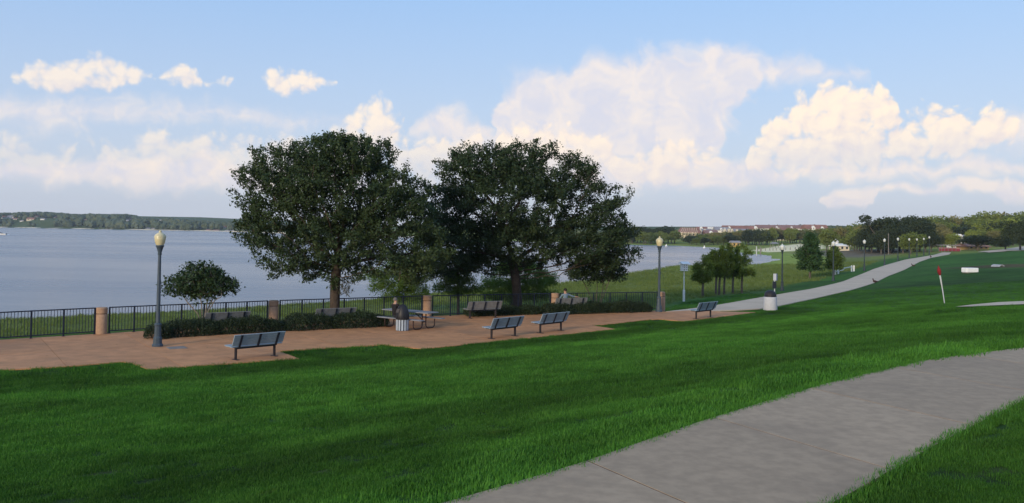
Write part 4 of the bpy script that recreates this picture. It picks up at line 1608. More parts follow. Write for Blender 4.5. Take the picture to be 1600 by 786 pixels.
# --- slatted trash can with the tall black lid in front of the table
def slatted_can():
    root = empty('trash_can', T(628.5, 516.3))
    tag(root, 'round trash can with white vertical slats and a tall black lid before the picnic table', 'trash can')
    MB().lathe([(0.235, 0.02), (0.235, 0.52)], 20, smooth=True).build('liner', M['blue_liner'], root)
    n = 13
    for i in range(n):
        a = 2 * PI * i / n
        m = Matrix.Rotation(a, 3, 'Z')
        MB().box((0.262 * math.cos(a), 0.262 * math.sin(a), 0.27), (0.026, 0.085, 0.52), m, bev=0.006).build('slat', M['white_slat'], root)
    MB().lathe([(0.255, -0.01), (0.255, 0.03)], 20).build('base_ring', M['blue_liner'], root)
    MB().lathe([(0.285, 0.48), (0.295, 0.50), (0.29, 0.66), (0.27, 0.80), (0.225, 0.94), (0.16, 1.06), (0.09, 1.12), (0.0, 1.135)], 22, smooth=True).build('lid', M['lid'], root)
    MB().box((-0.18, -0.19, 0.86), (0.2, 0.02, 0.18), Matrix.Rotation(R(-42), 3, 'Z') @ Matrix.Rotation(R(-22), 3, 'X'), bev=0.006).build('lid_flap', material('grey_flap', (0.06, 0.055, 0.055), 0.7, 0.1, 8), root)  # flap in a lighter grey than the lid


slatted_can()


# --- utility cover set in the terrace, fallen leaves
def utility_cover():
    root = empty('utility_cover', T(276, 543.5), R(33))
    tag(root, 'flat grey utility cover set in the terrace right of the near lamp post', 'utility cover')
    MB().box((0, 0, 0.004), (0.62, 0.62, 0.02), bev=0.004).build('rim', M['grey_wood'], root)
    MB().box((0, 0, 0.014), (0.52, 0.52, 0.012), bev=0.003).build('plate', M['grey_wood'], root)


utility_cover()
_rl = np.random.default_rng(12)
_pts = []
for (cx_, cy_, sx_, sy_, n_) in ((b1[0], b1[1] - 2.5, 5, 3, 260), (b2[0], b2[1] - 3, 5, 3, 220), (-14, 29, 5, 3, 90), (cb1.x, cb1.y - 2, 3, 2, 80)):
    _pts.append(np.column_stack([_rl.normal(cx_, sx_, n_), _rl.normal(cy_, sy_, n_)]))
_pts = np.vstack(_pts)
_pts = _pts[polydist(_pts, TERRACE) < -0.05]
_tp = np.column_stack([_pts, np.full(len(_pts), TERR + 0.016)])
_lv = leaf_cards(_rl, _tp, np.tile([[1.0, 0, 0]], (len(_tp), 1)), 1, 0.06, 0.0, M['litter'], aspect=0.5, up=9.0, name='fallen_leaves')
tag(link('fallen_leaves', _lv), 'dry brown leaves scattered over the paving', kind='stuff')


# --- white concrete trash can with a dome lid by the path
def dome_can():
    root = empty('trash_can', ground(1203.5, 484.5))
    tag(root, 'pale concrete trash can with a black dome lid on the grass beside the path', 'trash can')
    MB().lathe([(0.40, -0.05), (0.40, 0.02), (0.405, 0.04), (0.365, 0.74), (0.35, 0.765), (0.30, 0.77)], 26, smooth=True).build('body', M['can_white'], root)
    MB().lathe([(0.345, 0.75), (0.35, 0.78), (0.335, 0.92), (0.28, 1.04), (0.18, 1.12), (0.0, 1.155)], 24, smooth=True).build('dome_lid', M['lid'], root)
    MB().box((-0.20, -0.225, 0.93), (0.26, 0.03, 0.17), Matrix.Rotation(R(-42), 3, 'Z') @ Matrix.Rotation(R(-20), 3, 'X'), bev=0.008).build('push_flap', M['lid'], root)


dome_can()


# --- dog waste station behind that can
def station():
    p = ground(1210, 480.5)
    root = empty('waste_bag_station', p)
    tag(root, 'thin post with a pale sign and a dark bag box behind the concrete trash can', 'sign post')
    MB().box((0, 0, 0.8), (0.05, 0.05, 1.75)).build('post', M['sign_back'], root)
    MB().box((0.03, -0.03, 1.88), (0.24, 0.012, 0.42), bev=0.004).build('sign_panel', M['sign_back'], root)
    MB().box((0.13, -0.039, 1.88), (0.07, 0.004, 0.44)).build('sign_edge_band', M['sign_blue'], root)
    MB().box((-0.03, -0.08, 1.40), (0.22, 0.12, 0.42), bev=0.015).build('bag_box', M['strap'], root)
    MB().box((-0.03, -0.153, 1.45), (0.20, 0.004, 0.05)).build('box_slot', M['lid'], root)


station()


# --- purple martin house on a white pole
def martin_house():
    p = ground(1068.5, 471)
    root = empty('birdhouse', p, R(20))
    tag(root, 'white multi-storey birdhouse on a tall white pole in the grass', 'birdhouse')
    MB().tube([(0, 0, -0.1), (0, 0, 2.12)], 0.038, 8).build('pole', M['white_paint'], root)
    MB().box((0, 0, 0.38), (0.12, 0.12, 0.82), bev=0.01).build('pole_sleeve', M['white_paint'], root)
    b = MB().box((0, 0, 2.34), (0.38, 0.34, 0.46)).build('nest_box', M['white_paint'], root)
    for z in (2.11, 2.26, 2.42):
        MB().box((0, 0, z), (0.48, 0.42, 0.018)).build('porch', M['white_paint'], root)
    mb = MB()
    mb.add([(-0.33, -0.30, 2.57), (0.33, -0.30, 2.57), (0.33, 0.30, 2.57), (-0.33, 0.30, 2.57), (-0.33, 0, 2.74), (0.33, 0, 2.74)], [(0, 1, 5, 4), (2, 3, 4, 5), (0, 4, 3), (1, 2, 5), (3, 2, 1, 0)])
    mb.build('roof', M['white_paint'], root)
    for z in (2.19, 2.34, 2.49):
        for x in (-0.09, 0.09):
            MB().tube([(x, -0.168, z), (x, -0.176, z)], 0.032, 10).build('entrance_hole', M['lid'], b)
    mb = MB()
    for s in (-1, 1):
        mb.tube([(s * 0.29, -0.26, 2.11), (s * 0.29, -0.26, 2.55)], 0.008, 4)
    mb.build('porch_rods', M['white_paint'], root)


martin_house()


# --- leaning pole with a furled red flag
def flag_pole():
    p = ground(1476.5, 474)
    s = p.y / F_PX
    tp = Vector(at_y(1466, 415, p.y)) - p
    root = empty('flag_pole', p)
    tag(root, 'leaning thin white pole with a furled dark red flag at its tip', 'flag')
    MB().tube([Vector((0, 0, -0.15)), tp * 0.35, tp * 0.99], [0.022, 0.03, 0.018], 7).build('pole', M['sign_back'], root)
    MB().tube([tp * 0.40, tp * 0.55, tp * 0.74], [0.028, 0.04, 0.05], 8).build('white_sleeve', M['pvc'], root)
    mb = MB()
    ax = tp.normalized()
    pts, rr = [], []
    for t, r in ((0.73, 0.02), (0.77, 0.075), (0.83, 0.105), (0.89, 0.10), (0.94, 0.05), (1.0, 0.012)):
        pts.append(tp * t)
        rr.append(r)
    mb.tube(pts, rr, 7)
    mb.build('furled_flag', M['red'], root)


flag_pole()


# --- white block and culvert mouth on the hillside
def hill_block():
    p = ground(1515.5, 426)
    s = p.y / F_PX
    root = empty('concrete_block', p, R(14))
    tag(root, 'low white rectangular concrete block lying on the grassy slope', 'concrete block')
    w, h = 22 * s, 7.5 * s
    MB().box((0, 0, h * 0.52), (w, 0.75, h * 0.96), bev=0.05).build('body', M['white_paint'], root)
    MB().box((0, 0, 0.02), (w * 0.92, 0.62, 0.12)).build('foot', M['grey_wood'], root)
    MB().box((w / 2 + 0.01, 0, h * 0.5), (0.05, 0.55, h * 0.6), bev=0.01).build('shaded_end', M['strap'], root)  # dark plate stands in for the block's shaded right end


hill_block()


def culvert():
    p = ground(1561, 416.5)
    s = p.y / F_PX
    root = empty('culvert_pipe', p, R(8))
    tag(root, 'grey concrete culvert mouth set in a bare brown patch on the hill', 'culvert')
    r = 4.6 * s
    mb = MB()
    n = 18
    ring = []
    for yy in (-0.5, 0.9):
        for rr in (r, r * 0.76):
            for j in range(n + 1):
                a = PI * j / n
                ring.append((rr * math.cos(a), yy, rr * math.sin(a) * 0.85 - 0.05))
    m = n + 1
    fs = []
    for j in range(n):
        fs += [(j, j + 1, 2 * m + j + 1, 2 * m + j), (m + j, 3 * m + j, 3 * m + j + 1, m + j + 1), (j, m + j, m + j + 1, j + 1), (2 * m + j, 2 * m + j + 1, 3 * m + j + 1, 3 * m + j)]
    mb.add(ring, fs)
    mb.build('pipe_ring', material('grey_pipe_concrete', (0.34, 0.35, 0.37), 0.9, 0.1, 3), root)
    MB().box((0, 0.86, r * 0.3), (r * 1.45, 0.04, r * 0.75)).build('dark_inside', M['blue_liner'], root)  # dark sheet standing in for the shade inside the pipe


culvert()


# --- white post-and-rail piece beside the path
def rails():
    pts = [ground(1305.3, 429), ground(1310, 428), ground(1330.7, 424.6), ground(1334.2, 424)]
    root = empty('rail_fence', pts[1])
    tag(root, 'short white post-and-rail barrier beside the path', 'fence')
    hs = [0.62, 0.80, 0.86, 0.86]
    o = pts[1]
    for p, h in zip(pts, hs):
        q = p - o
        MB().box((q.x, q.y, q.z + h / 2 - 0.05), (0.17, 0.17, h + 0.1), bev=0.02).build('post', M['white_paint'], root)
    a, b = pts[1] - o, pts[2] - o
    MB().bar(a + Vector((0, 0, 0.62)), b + Vector((0, 0, 0.70)), 0.06, 0.10).build('rail', M['white_paint'], root)
    MB().bar(a + Vector((0, 0.05, 0.36)), a.lerp(b, 0.42) + Vector((0, 0.05, 0.44)), 0.06, 0.09).build('fallen_rail', M['white_paint'], root)
    MB().bar(pts[0] - o + Vector((-0.1, 0, 0.36)), a + Vector((0, 0, 0.42)), 0.05, 0.08).build('rail', M['white_paint'], root)


rails()


# --- three small brown birds on the edge of the path
def bird(p, s, rz, label):
    root = empty('bird', p, rz)
    tag(root, label, 'bird', 'small brown birds on the edge of the path')
    bm = bmesh.new()
    bmesh.ops.create_uvsphere(bm, u_segments=10, v_segments=7, radius=1)
    for v in bm.verts:
        x, y, z = v.co
        t = (x + 1) / 2
        v.co = (x * 0.21 - (0.06 if x < -0.6 else 0), y * 0.10 * (0.55 + 0.6 * t if x < 0 else 1), z * 0.095 * (0.6 + 0.5 * t) + 0.19 + 0.05 * t)
    me = bpy.data.meshes.new('body')
    bm.to_mesh(me)
    bm.free()
    me.materials.append(M['brown_bird'])
    link('body', me, root)
    MB().tube([(0.14, 0, 0.25), (0.19, 0, 0.33), (0.20, 0, 0.39)], [0.05, 0.035, 0.04], 7).tube([(0.19, 0, 0.40), (0.25, 0, 0.395), (0.30, 0, 0.385)], [0.045, 0.03, 0.008], 6).build('head', M['brown_bird'], root)
    for y in (-0.04, 0.04):
        MB().tube([(0, y, 0.15), (0.0, y, 0.0)], 0.01, 4).tube([(0, y, 0.005), (0.07, y, 0.005)], 0.012, 4).build('leg', M['leg'], root)
    MB().add([(-0.18, 0.04, 0.20), (-0.18, -0.04, 0.20), (-0.33, -0.03, 0.24), (-0.33, 0.03, 0.24), (-0.18, 0, 0.225), (-0.33, 0, 0.255)], [(0, 1, 2, 3), (0, 3, 5, 4), (1, 4, 5, 2)]) if False else None
    root.scale = (s, s, s)


bird(ground(1367.5, 444.2), 1.3, R(200), 'nearest small brown bird on the right edge of the path')
bird(ground(1427.2, 417.3), 1.2, R(160), 'middle small brown bird on the right edge of the path')
bird(ground(1454.5, 403.8), 1.5, R(80), 'farthest small brown bird, near the bend of the path')


# ================================================================== people
def person(loc, rz, nodes, edges, zones, label, hair, top_mat):
    """nodes: name -> (x,y,z,r); zones: name -> material index. One continuous skinned body."""
    names = list(nodes)
    idx = {n: i for i, n in enumerate(names)}
    me = bpy.data.meshes.new('person_skeleton')
    me.from_pydata([nodes[n][:3] for n in names], [(idx[a], idx[b]) for a, b in edges], [])
    ob = bpy.data.objects.new('person_skeleton', me)
    COL.objects.link(ob)
    sk = ob.modifiers.new('skin', 'SKIN')
    sk.use_smooth_shade = True
    ob.modifiers.new('sub', 'SUBSURF').levels = 1
    for i, n in enumerate(names):
        sv = me.skin_vertices[0].data[i]
        sv.radius = (nodes[n][3], nodes[n][3] * (nodes[n][4] if len(nodes[n]) > 4 else 1.0))
        sv.use_root = (n == 'pelvis')
    bpy.context.view_layer.update()
    dg = bpy.context.evaluated_depsgraph_get()
    m2 = bpy.data.meshes.new_from_object(ob.evaluated_get(dg))
    bpy.data.objects.remove(ob)
    m2.name = 'body'
    m2.materials.clear()
    for mm in (M['skin'], top_mat, M['trousers'], M['leg']):
        m2.materials.append(mm)
    P = np.array([nodes[n][:3] for n in names])
    zi = np.array([zones[n] for n in names])
    for poly in m2.polygons:
        d = ((P - np.array(poly.center)) ** 2).sum(1)
        poly.material_index = int(zi[d.argmin()])
        poly.use_smooth = True
    root = empty('person', loc, rz)
    tag(root, label, 'person')
    link('body', m2, root)
    hx, hy, hz = nodes['head'][:3]
    bm = bmesh.new()
    bmesh.ops.create_icosphere(bm, subdivisions=3, radius=1)
    bmesh.ops.delete(bm, geom=[v for v in bm.verts if v.co.z < -0.45 or (v.co.y > 0.45 and v.co.z < 0.45)], context='VERTS')
    for v in bm.verts:
        v.co = (hx + v.co.x * 0.096, hy - 0.012 + v.co.y * 0.112, hz + 0.03 + v.co.z * 0.108)
    mh = bpy.data.meshes.new('hair')
    bm.to_mesh(mh)
    bm.free()
    mh.materials.append(hair)
    link('hair', mh, root)
    for s in (-1, 1):
        bm = bmesh.new()
        bmesh.ops.create_icosphere(bm, subdivisions=1, radius=0.012)
        bmesh.ops.translate(bm, verts=bm.verts, vec=(hx + s * 0.032, hy + 0.088, hz + 0.01))
        mh = bpy.data.meshes.new('eye')
        bm.to_mesh(mh)
        bm.free()
        mh.materials.append(M['eye'])
        link('eye', mh, root)
    return root


def seated(arm_r, arm_l, lean=0.0):
    n = {'pelvis': (0, 0.02, 0.55, 0.15, 0.75), 'waist': (0, -0.01 - lean, 0.70, 0.135, 0.72), 'chest': (0, -0.02 - lean * 2, 0.90, 0.16, 0.68), 'upper': (0, -0.02 - lean * 2, 1.03, 0.12, 0.7), 'neck': (0, 0.0 - lean * 2, 1.115, 0.055), 'jaw': (0, 0.03 - lean * 2, 1.17, 0.062), 'head': (0, 0.012 - lean * 2, 1.235, 0.085), 'crown': (0, 0.0 - lean * 2, 1.30, 0.06),
         'nose': (0, 0.115 - lean * 2, 1.215, 0.014), 'ear_r': (0.088, 0.0 - lean * 2, 1.22, 0.017), 'ear_l': (-0.088, 0.0 - lean * 2, 1.22, 0.017)}
    e = [('pelvis', 'waist'), ('waist', 'chest'), ('chest', 'upper'), ('upper', 'neck'), ('neck', 'jaw'), ('jaw', 'head'), ('head', 'crown'), ('head', 'nose'), ('head', 'ear_r'), ('head', 'ear_l')]
    z = {'pelvis': 2, 'waist': 1, 'chest': 1, 'upper': 1, 'neck': 0, 'jaw': 0, 'head': 0, 'crown': 0, 'nose': 0, 'ear_r': 0, 'ear_l': 0}
    for s, tagn, arm in ((1, 'r', arm_r), (-1, 'l', arm_l)):
        sh, el, wr, ha = 'shoulder_' + tagn, 'elbow_' + tagn, 'wrist_' + tagn, 'palm_' + tagn
        n[sh] = (s * 0.175, -0.02 - lean * 2, 1.03, 0.062)
        n[el] = (*arm[0], 0.044)
        n[wr] = (*arm[1], 0.03)
        d = (Vector(arm[1]) - Vector(arm[0])).normalized()
        pm = Vector(arm[1]) + d * 0.075
        n[ha] = (*pm, 0.032, 0.6)
        e += [('upper', sh), (sh, el), (el, wr), (wr, ha)]
        z.update({sh: 1, el: 1, wr: 0, ha: 0})
        side = d.cross(Vector((0, 0, 1))).normalized()
        for q, (off, ln) in enumerate(((-0.027, 0.055), (-0.009, 0.068), (0.009, 0.063), (0.027, 0.048))):
            a, b = 'finger%d_%s' % (q, tagn), 'fingertip%d_%s' % (q, tagn)
            p1 = pm + d * 0.045 + side * off
            n[a] = (*p1, 0.0095)
            n[b] = (*(p1 + d * ln * 0.9 + Vector((0, 0, -0.018))), 0.008)
            e += [(ha, a), (a, b)]
            z.update({a: 0, b: 0})
        th, tt = 'thumb_' + tagn, 'thumbtip_' + tagn
        p1 = pm + side * (-s * 0.04) - d * 0.01
        n[th] = (*p1, 0.011)
        n[tt] = (*(p1 + d * 0.04 + side * (-s * 0.012)), 0.009)
        e += [(ha, th), (th, tt)]
        z.update({th: 0, tt: 0})
        hp, kn, an, to = 'hip_' + tagn, 'knee_' + tagn, 'ankle_' + tagn, 'toe_' + tagn
        n[hp] = (s * 0.10, 0.10, 0.545, 0.088)
        n[kn] = (s * 0.13, 0.47, 0.53, 0.063)
        n[an] = (s * 0.13, 0.50, 0.10, 0.042)
        n[to] = (s * 0.14, 0.66, 0.045, 0.038)
        e += [('pelvis', hp), (hp, kn), (kn, an), (an, to)]
        z.update({hp: 2, kn: 2, an: 2, to: 3})
    return n, e, z


# on the bench: right arm laid along the top of the backrest
n_, e_, z_ = seated(((0.42, -0.09, 0.93), (0.64, -0.12, 0.905)), ((-0.26, 0.10, 0.80), (-0.17, 0.32, 0.66)), lean=0.02)
bl = B8.matrix_basis if False else Matrix.Translation(B8.location) @ Matrix.Rotation(B8.rotation_euler[2], 4, 'Z')
person(bl @ Vector((-0.30, 0.07, -0.01)), B8.rotation_euler[2], n_, e_, z_, 'person in a pale blue shirt sitting on the bench by the fence, seen from behind', M['hair_dark'], M['shirt'])
# on the near bench of the picnic table
n_, e_, z_ = seated(((0.25, 0.14, 0.86), (0.12, 0.36, 0.80)), ((-0.25, 0.14, 0.86), (-0.12, 0.36, 0.80)), lean=-0.02)
ptm = Matrix.Translation(PT.location) @ Matrix.Rotation(PT.rotation_euler[2], 4, 'Z')
pp = ptm @ Vector((-0.27, -0.70, 0.0))
person(Vector((pp.x, pp.y, TERR)), PT.rotation_euler[2], n_, e_, z_, 'grey-haired person in a black top sitting at the picnic table behind the slatted can', M['hair_grey'], M['black_top'])

# ================================================================== far trees
def tree_proto(seed, mat, bark, wide=0.5, low=0.22, n=1500, leaf=0.055, kind='round', trunk=0.022):
    """crown and trunk meshes for a tree one unit high"""
    rs = np.random.default_rng(seed)
    bl = []
    if kind == 'round':
        for i in range(9):
            a = rs.uniform(0, 2 * PI)
            r = rs.uniform(0.05, 0.62) * wide
            z = rs.uniform(low + 0.16, 0.80)
            s = rs.uniform(0.13, 0.24)
            bl.append((r * math.cos(a), r * math.sin(a), z, s * 1.25 * (wide / 0.5), s * 1.25 * (wide / 0.5), s * 0.8))
        bl.append((0, 0, (1 + low) / 2, wide * 0.62, wide * 0.62, (1 - low) * 0.36))
        bl.append((rs.uniform(-.1, .1), rs.uniform(-.1, .1), 0.84, wide * 0.34, wide * 0.34, 0.15))
    elif kind == 'sparse':
        for i in range(7):
            a = rs.uniform(0, 2 * PI)
            r = rs.uniform(0.1, 0.7) * wide
            bl.append((r * math.cos(a), r * math.sin(a), rs.uniform(0.5, 0.93), rs.uniform(.08, .15), rs.uniform(.08, .15), rs.uniform(.05, .09)))
    P = in_blobs(rs, bl, n, 0.35)
    P = P[(P[:, 2] > low * 0.8) & (P[:, 2] < 1.02)]
    D = P - np.array([0, 0, 0.5])
    D /= np.linalg.norm(D, axis=1)[:, None] + 1e-9
    crown = leaf_cards(rs, P, D, 2, leaf, leaf * 0.45, mat, aspect=0.7, up=0.3)
    mb = MB()
    mb.tube([(0, 0, -0.03), (0.0, 0.0, low * 0.9), (0.01, 0, 0.7)], [trunk * 1.25, trunk, trunk * 0.3], 7, cap=False)
    for i in range(5):
        b = bl[i]
        mb.tube([(0, 0, low * 0.85), (b[0] * 0.6, b[1] * 0.6, (low + b[2]) / 2), b[:3]], [trunk * 0.6, trunk * 0.4, trunk * 0.12], 5, cap=False)
    return crown, mb.mesh('trunk', bark)


PRO = {}
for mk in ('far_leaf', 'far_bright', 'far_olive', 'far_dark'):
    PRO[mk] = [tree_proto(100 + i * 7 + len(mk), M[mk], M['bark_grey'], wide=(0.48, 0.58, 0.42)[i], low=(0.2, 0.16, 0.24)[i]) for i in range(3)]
PRO['oak_far'] = [tree_proto(150 + i, M['far_dark'], M['bark_grey'], wide=0.66, low=0.2, n=2600, leaf=0.042, trunk=0.03) for i in range(2)]
PRO['sparse'] = [tree_proto(170, M['far_dark'], M['bark_grey'], wide=0.42, low=0.3, n=700, leaf=0.04, kind='sparse', trunk=0.02)]


def far_tree(px, top, Y, pro, i=0, widen=1.0, label='', group=None, rz=None, name='tree', base_y=None):
    b = stand(px, Y)
    if base_y is not None:
        b.z = max(b.z, float(at_y(px, base_y, Y)[2])) if False else b.z
    H = float(at_y(px, top, Y)[2]) - b.z
    if H < 1.0:
        return None
    crown, trunk = PRO[pro][i % len(PRO[pro])]
    root = empty(name, b, random.uniform(0, 6.28) if rz is None else rz)
    root.scale = (H * widen, H * widen, H)
    link('trunk', trunk, root)
    link('crown', crown, root)
    tag(root, label, 'tree', group)
    return root


random.seed(21)
ORD = ['first', 'second', 'third', 'fourth', 'fifth', 'sixth', 'seventh', 'eighth', 'ninth', 'tenth', 'eleventh', 'twelfth', 'thirteenth', 'fourteenth', 'fifteenth', 'sixteenth', 'seventeenth', 'eighteenth']


def nth(i):
    return ORD[i]


# A: dark wood on the far shore left of the houses
ga = 'dark trees along the far shore left of the tiled house'
la_ = 'dark green tree in the row on the far shore left of the tiled house'
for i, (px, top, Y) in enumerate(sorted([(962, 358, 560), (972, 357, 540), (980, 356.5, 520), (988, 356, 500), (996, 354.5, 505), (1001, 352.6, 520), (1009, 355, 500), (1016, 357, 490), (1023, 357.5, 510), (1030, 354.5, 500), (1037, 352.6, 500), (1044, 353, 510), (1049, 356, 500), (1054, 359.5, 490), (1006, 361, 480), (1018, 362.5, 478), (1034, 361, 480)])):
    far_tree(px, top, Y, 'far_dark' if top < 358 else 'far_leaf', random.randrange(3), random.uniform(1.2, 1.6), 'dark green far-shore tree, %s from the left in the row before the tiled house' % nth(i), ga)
# B: belt of trees between the bay and the town houses
gb = 'green trees of the belt between the bay and the red-roofed houses'
lb_ = 'rounded green tree in the belt between the bay and the red-roofed houses'
for i in range(64):
    px = 1077 + i * 3.5 + random.uniform(-1.5, 1.5)
    top = (3.5 if (i % 2 and px < 1150) else 0) + np.interp(px, [1077, 1085, 1110, 1140, 1170, 1190, 1230, 1270, 1300], [365, 365.5, 364.5, 361, 358.5, 357.5, 357.5, 358.5, 355.5]) + random.uniform(-1.5, 2.5)
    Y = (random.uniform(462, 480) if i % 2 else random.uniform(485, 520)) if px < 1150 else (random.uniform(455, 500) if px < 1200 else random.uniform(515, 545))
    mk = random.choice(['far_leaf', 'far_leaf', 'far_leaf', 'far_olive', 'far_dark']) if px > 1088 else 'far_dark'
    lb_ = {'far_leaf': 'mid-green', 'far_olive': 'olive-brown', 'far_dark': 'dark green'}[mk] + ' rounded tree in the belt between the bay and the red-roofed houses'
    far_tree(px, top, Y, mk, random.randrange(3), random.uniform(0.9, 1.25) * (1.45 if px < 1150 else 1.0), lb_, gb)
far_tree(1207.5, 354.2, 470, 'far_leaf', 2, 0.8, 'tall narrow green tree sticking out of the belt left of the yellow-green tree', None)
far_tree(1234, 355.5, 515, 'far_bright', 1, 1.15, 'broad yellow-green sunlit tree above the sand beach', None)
far_tree(1304, 363, 340, 'far_leaf', 1, 0.9, 'small round tree beside the white gazebo', None)
# C: olive trees before the dark oaks
gc = 'olive-green trees left of the dark oaks'
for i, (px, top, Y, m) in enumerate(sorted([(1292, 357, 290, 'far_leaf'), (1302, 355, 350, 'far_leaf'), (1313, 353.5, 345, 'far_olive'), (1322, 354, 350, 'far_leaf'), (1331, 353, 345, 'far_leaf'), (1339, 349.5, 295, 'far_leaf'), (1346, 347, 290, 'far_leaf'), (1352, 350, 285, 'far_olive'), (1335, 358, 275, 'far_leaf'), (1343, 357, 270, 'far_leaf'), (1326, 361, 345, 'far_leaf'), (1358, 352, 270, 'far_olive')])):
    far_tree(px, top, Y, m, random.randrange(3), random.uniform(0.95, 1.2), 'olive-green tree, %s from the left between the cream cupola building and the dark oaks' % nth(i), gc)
# D: the dark oaks
gd = 'dark oaks beside the path'
ld = 'large dark oak in the clump at the far end of the path'
far_tree(1377, 334.5, 255, 'sparse', 0, 1.5, 'tall thin-crowned tree with sky showing through, left end of the dark oak clump')
for i, (px, top, Y) in enumerate(sorted([(1352, 358, 262), (1362, 350, 258), (1372, 344, 262), (1384, 338, 262), (1396, 338.5, 255), (1406, 338, 262), (1418, 337, 258), (1429, 336.5, 255), (1437, 340, 250), (1446, 352, 245), (1455, 363, 242), (1391, 350, 246), (1411, 350, 244), (1377, 360, 244)])):
    far_tree(px, top, Y, 'oak_far', random.randrange(2), random.uniform(0.9, 1.1), 'large dark oak, %s from the left in the clump at the far path end' % nth(i), gd)
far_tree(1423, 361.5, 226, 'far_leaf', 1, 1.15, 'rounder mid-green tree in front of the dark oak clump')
# E: sunny wood on the right
ge = 'sunlit trees of the wood on the right-hand hillside'
le = 'sunlit green tree in the wood on the right-hand hillside'
rowi = {}
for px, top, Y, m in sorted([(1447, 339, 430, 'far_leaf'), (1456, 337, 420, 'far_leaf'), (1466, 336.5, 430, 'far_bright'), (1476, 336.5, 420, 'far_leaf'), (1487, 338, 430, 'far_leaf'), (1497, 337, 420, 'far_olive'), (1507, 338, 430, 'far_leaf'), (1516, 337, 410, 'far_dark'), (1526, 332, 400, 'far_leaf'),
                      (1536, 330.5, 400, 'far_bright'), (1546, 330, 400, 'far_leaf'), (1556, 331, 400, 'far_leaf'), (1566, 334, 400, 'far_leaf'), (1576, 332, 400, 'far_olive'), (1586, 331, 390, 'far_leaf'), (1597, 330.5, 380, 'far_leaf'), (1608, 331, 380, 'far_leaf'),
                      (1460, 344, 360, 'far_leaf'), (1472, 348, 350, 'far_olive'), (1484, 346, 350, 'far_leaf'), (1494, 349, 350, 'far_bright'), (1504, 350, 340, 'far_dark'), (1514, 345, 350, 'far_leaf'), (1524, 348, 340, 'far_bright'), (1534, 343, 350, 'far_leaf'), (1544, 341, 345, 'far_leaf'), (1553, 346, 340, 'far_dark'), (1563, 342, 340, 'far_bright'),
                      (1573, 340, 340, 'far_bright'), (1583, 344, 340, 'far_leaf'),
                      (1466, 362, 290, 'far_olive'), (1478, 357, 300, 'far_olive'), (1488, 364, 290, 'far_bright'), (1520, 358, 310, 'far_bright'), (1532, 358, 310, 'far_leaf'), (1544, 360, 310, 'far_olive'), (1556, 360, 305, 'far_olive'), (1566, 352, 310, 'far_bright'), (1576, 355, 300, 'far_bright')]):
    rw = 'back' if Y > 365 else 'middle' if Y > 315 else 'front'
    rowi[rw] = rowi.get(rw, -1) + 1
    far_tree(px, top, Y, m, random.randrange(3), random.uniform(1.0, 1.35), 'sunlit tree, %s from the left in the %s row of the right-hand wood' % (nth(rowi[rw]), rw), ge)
far_tree(1528, 366.5, 236, 'oak_far', 0, 2.3, 'low spreading dark tree in front of the ochre building')
far_tree(1571, 365, 232, 'oak_far', 1, 1.4, 'dark oak to the right of the ochre building')
far_tree(1594, 340, 215, 'oak_far', 0, 0.95, 'tallest dark oak at the right edge of the picture')
far_tree(1608, 345, 205, 'oak_far', 1, 0.9, 'dark oak cut off by the right edge of the picture')


# houses on the far hills
gf = 'small pale houses on the wooded hills across the lake'
FH = [(4, 341, 7, 3.2, 'white_wall', 'tile_red', 'pink-roofed house at the far left of the hills across the lake'), (16, 340.2, 8, 3, 'white_wall', 'roof_grey', 'white house with a grey roof, second from the left on the far hills'),
      (22, 343.5, 7, 2.6, 'cream', 'roof_brown', 'cream house below the grey-roofed one on the far hills'), (47, 344.5, 9, 4, 'cream', 'tile_red', 'large yellowish house on the far hills, brightest at the left'),
      (34, 346, 5, 2, 'white_wall', 'roof_grey', 'small white house below the large yellowish house across the lake'), (56, 339.5, 5, 2, 'white_wall', 'roof_brown', 'small white house high on the far hill right of the yellowish one'),
      (66, 343, 5, 2, 'white_wall', 'roof_grey', 'little pale house in the middle of the wooded slope across the lake'), (87, 340.6, 6, 2, 'cream', 'roof_brown', 'long pale house just below the far hilltop'),
      (109, 343, 2.6, 2, 'white_wall', 'roof_grey', 'tiny white house alone in the far woods'), (131, 345, 6, 2.4, 'cream', 'tile_red', 'orange-tinted house in the far woods'),
      (198, 346, 4, 2.4, 'white_wall', 'roof_grey', 'small white house left of the end of the far ridge'), (204, 344, 7, 3, 'cream', 'roof_brown', 'cream house at the end of the far wooded ridge'),
      (250, 345, 3, 1.8, 'white_wall', 'roof_grey', 'tiny white house on the low far slope above the lamp globe'), (352, 357, 5, 3.4, 'white_wall', 'tile_red', 'white house with an orange roof above the far beach beside the oak crown'),
      (231, 358.3, 5, 2.2, 'white_wall', 'roof_grey', 'white boathouse on the far beach left of the lamp globe'), (240, 358.6, 5, 2.4, 'white_wall', 'roof_grey', 'white boathouse on the far beach touching the lamp globe'),
      (325, 360.8, 6, 2.2, 'cream', 'roof_brown', 'cream beach house on the far shore, leftmost of four near the oak crown'), (337, 361.2, 7, 2.2, 'white_wall', 'roof_brown', 'white beach house on the far shore, second of four near the oak crown'),
      (354, 361.6, 5, 2.0, 'white_wall', 'roof_grey', 'white beach house on the far shore, third of four near the oak crown'), (362, 361.8, 5, 2.2, 'cream', 'roof_grey', 'cream beach house on the far shore, rightmost of four near the oak crown'),
      (30, 354.6, 13, 1.8, 'cream', 'roof_brown', 'long low cream building on the far beach below the yellowish house'), (60, 356, 4, 1.6, 'white_wall', 'roof_grey', 'small white hut on the far beach left of the long pale dock'), (77, 356.4, 12, 1.2, 'white_wall', 'roof_grey', 'long white dock house on the far shore')]
FHP = []
CLEAR = []
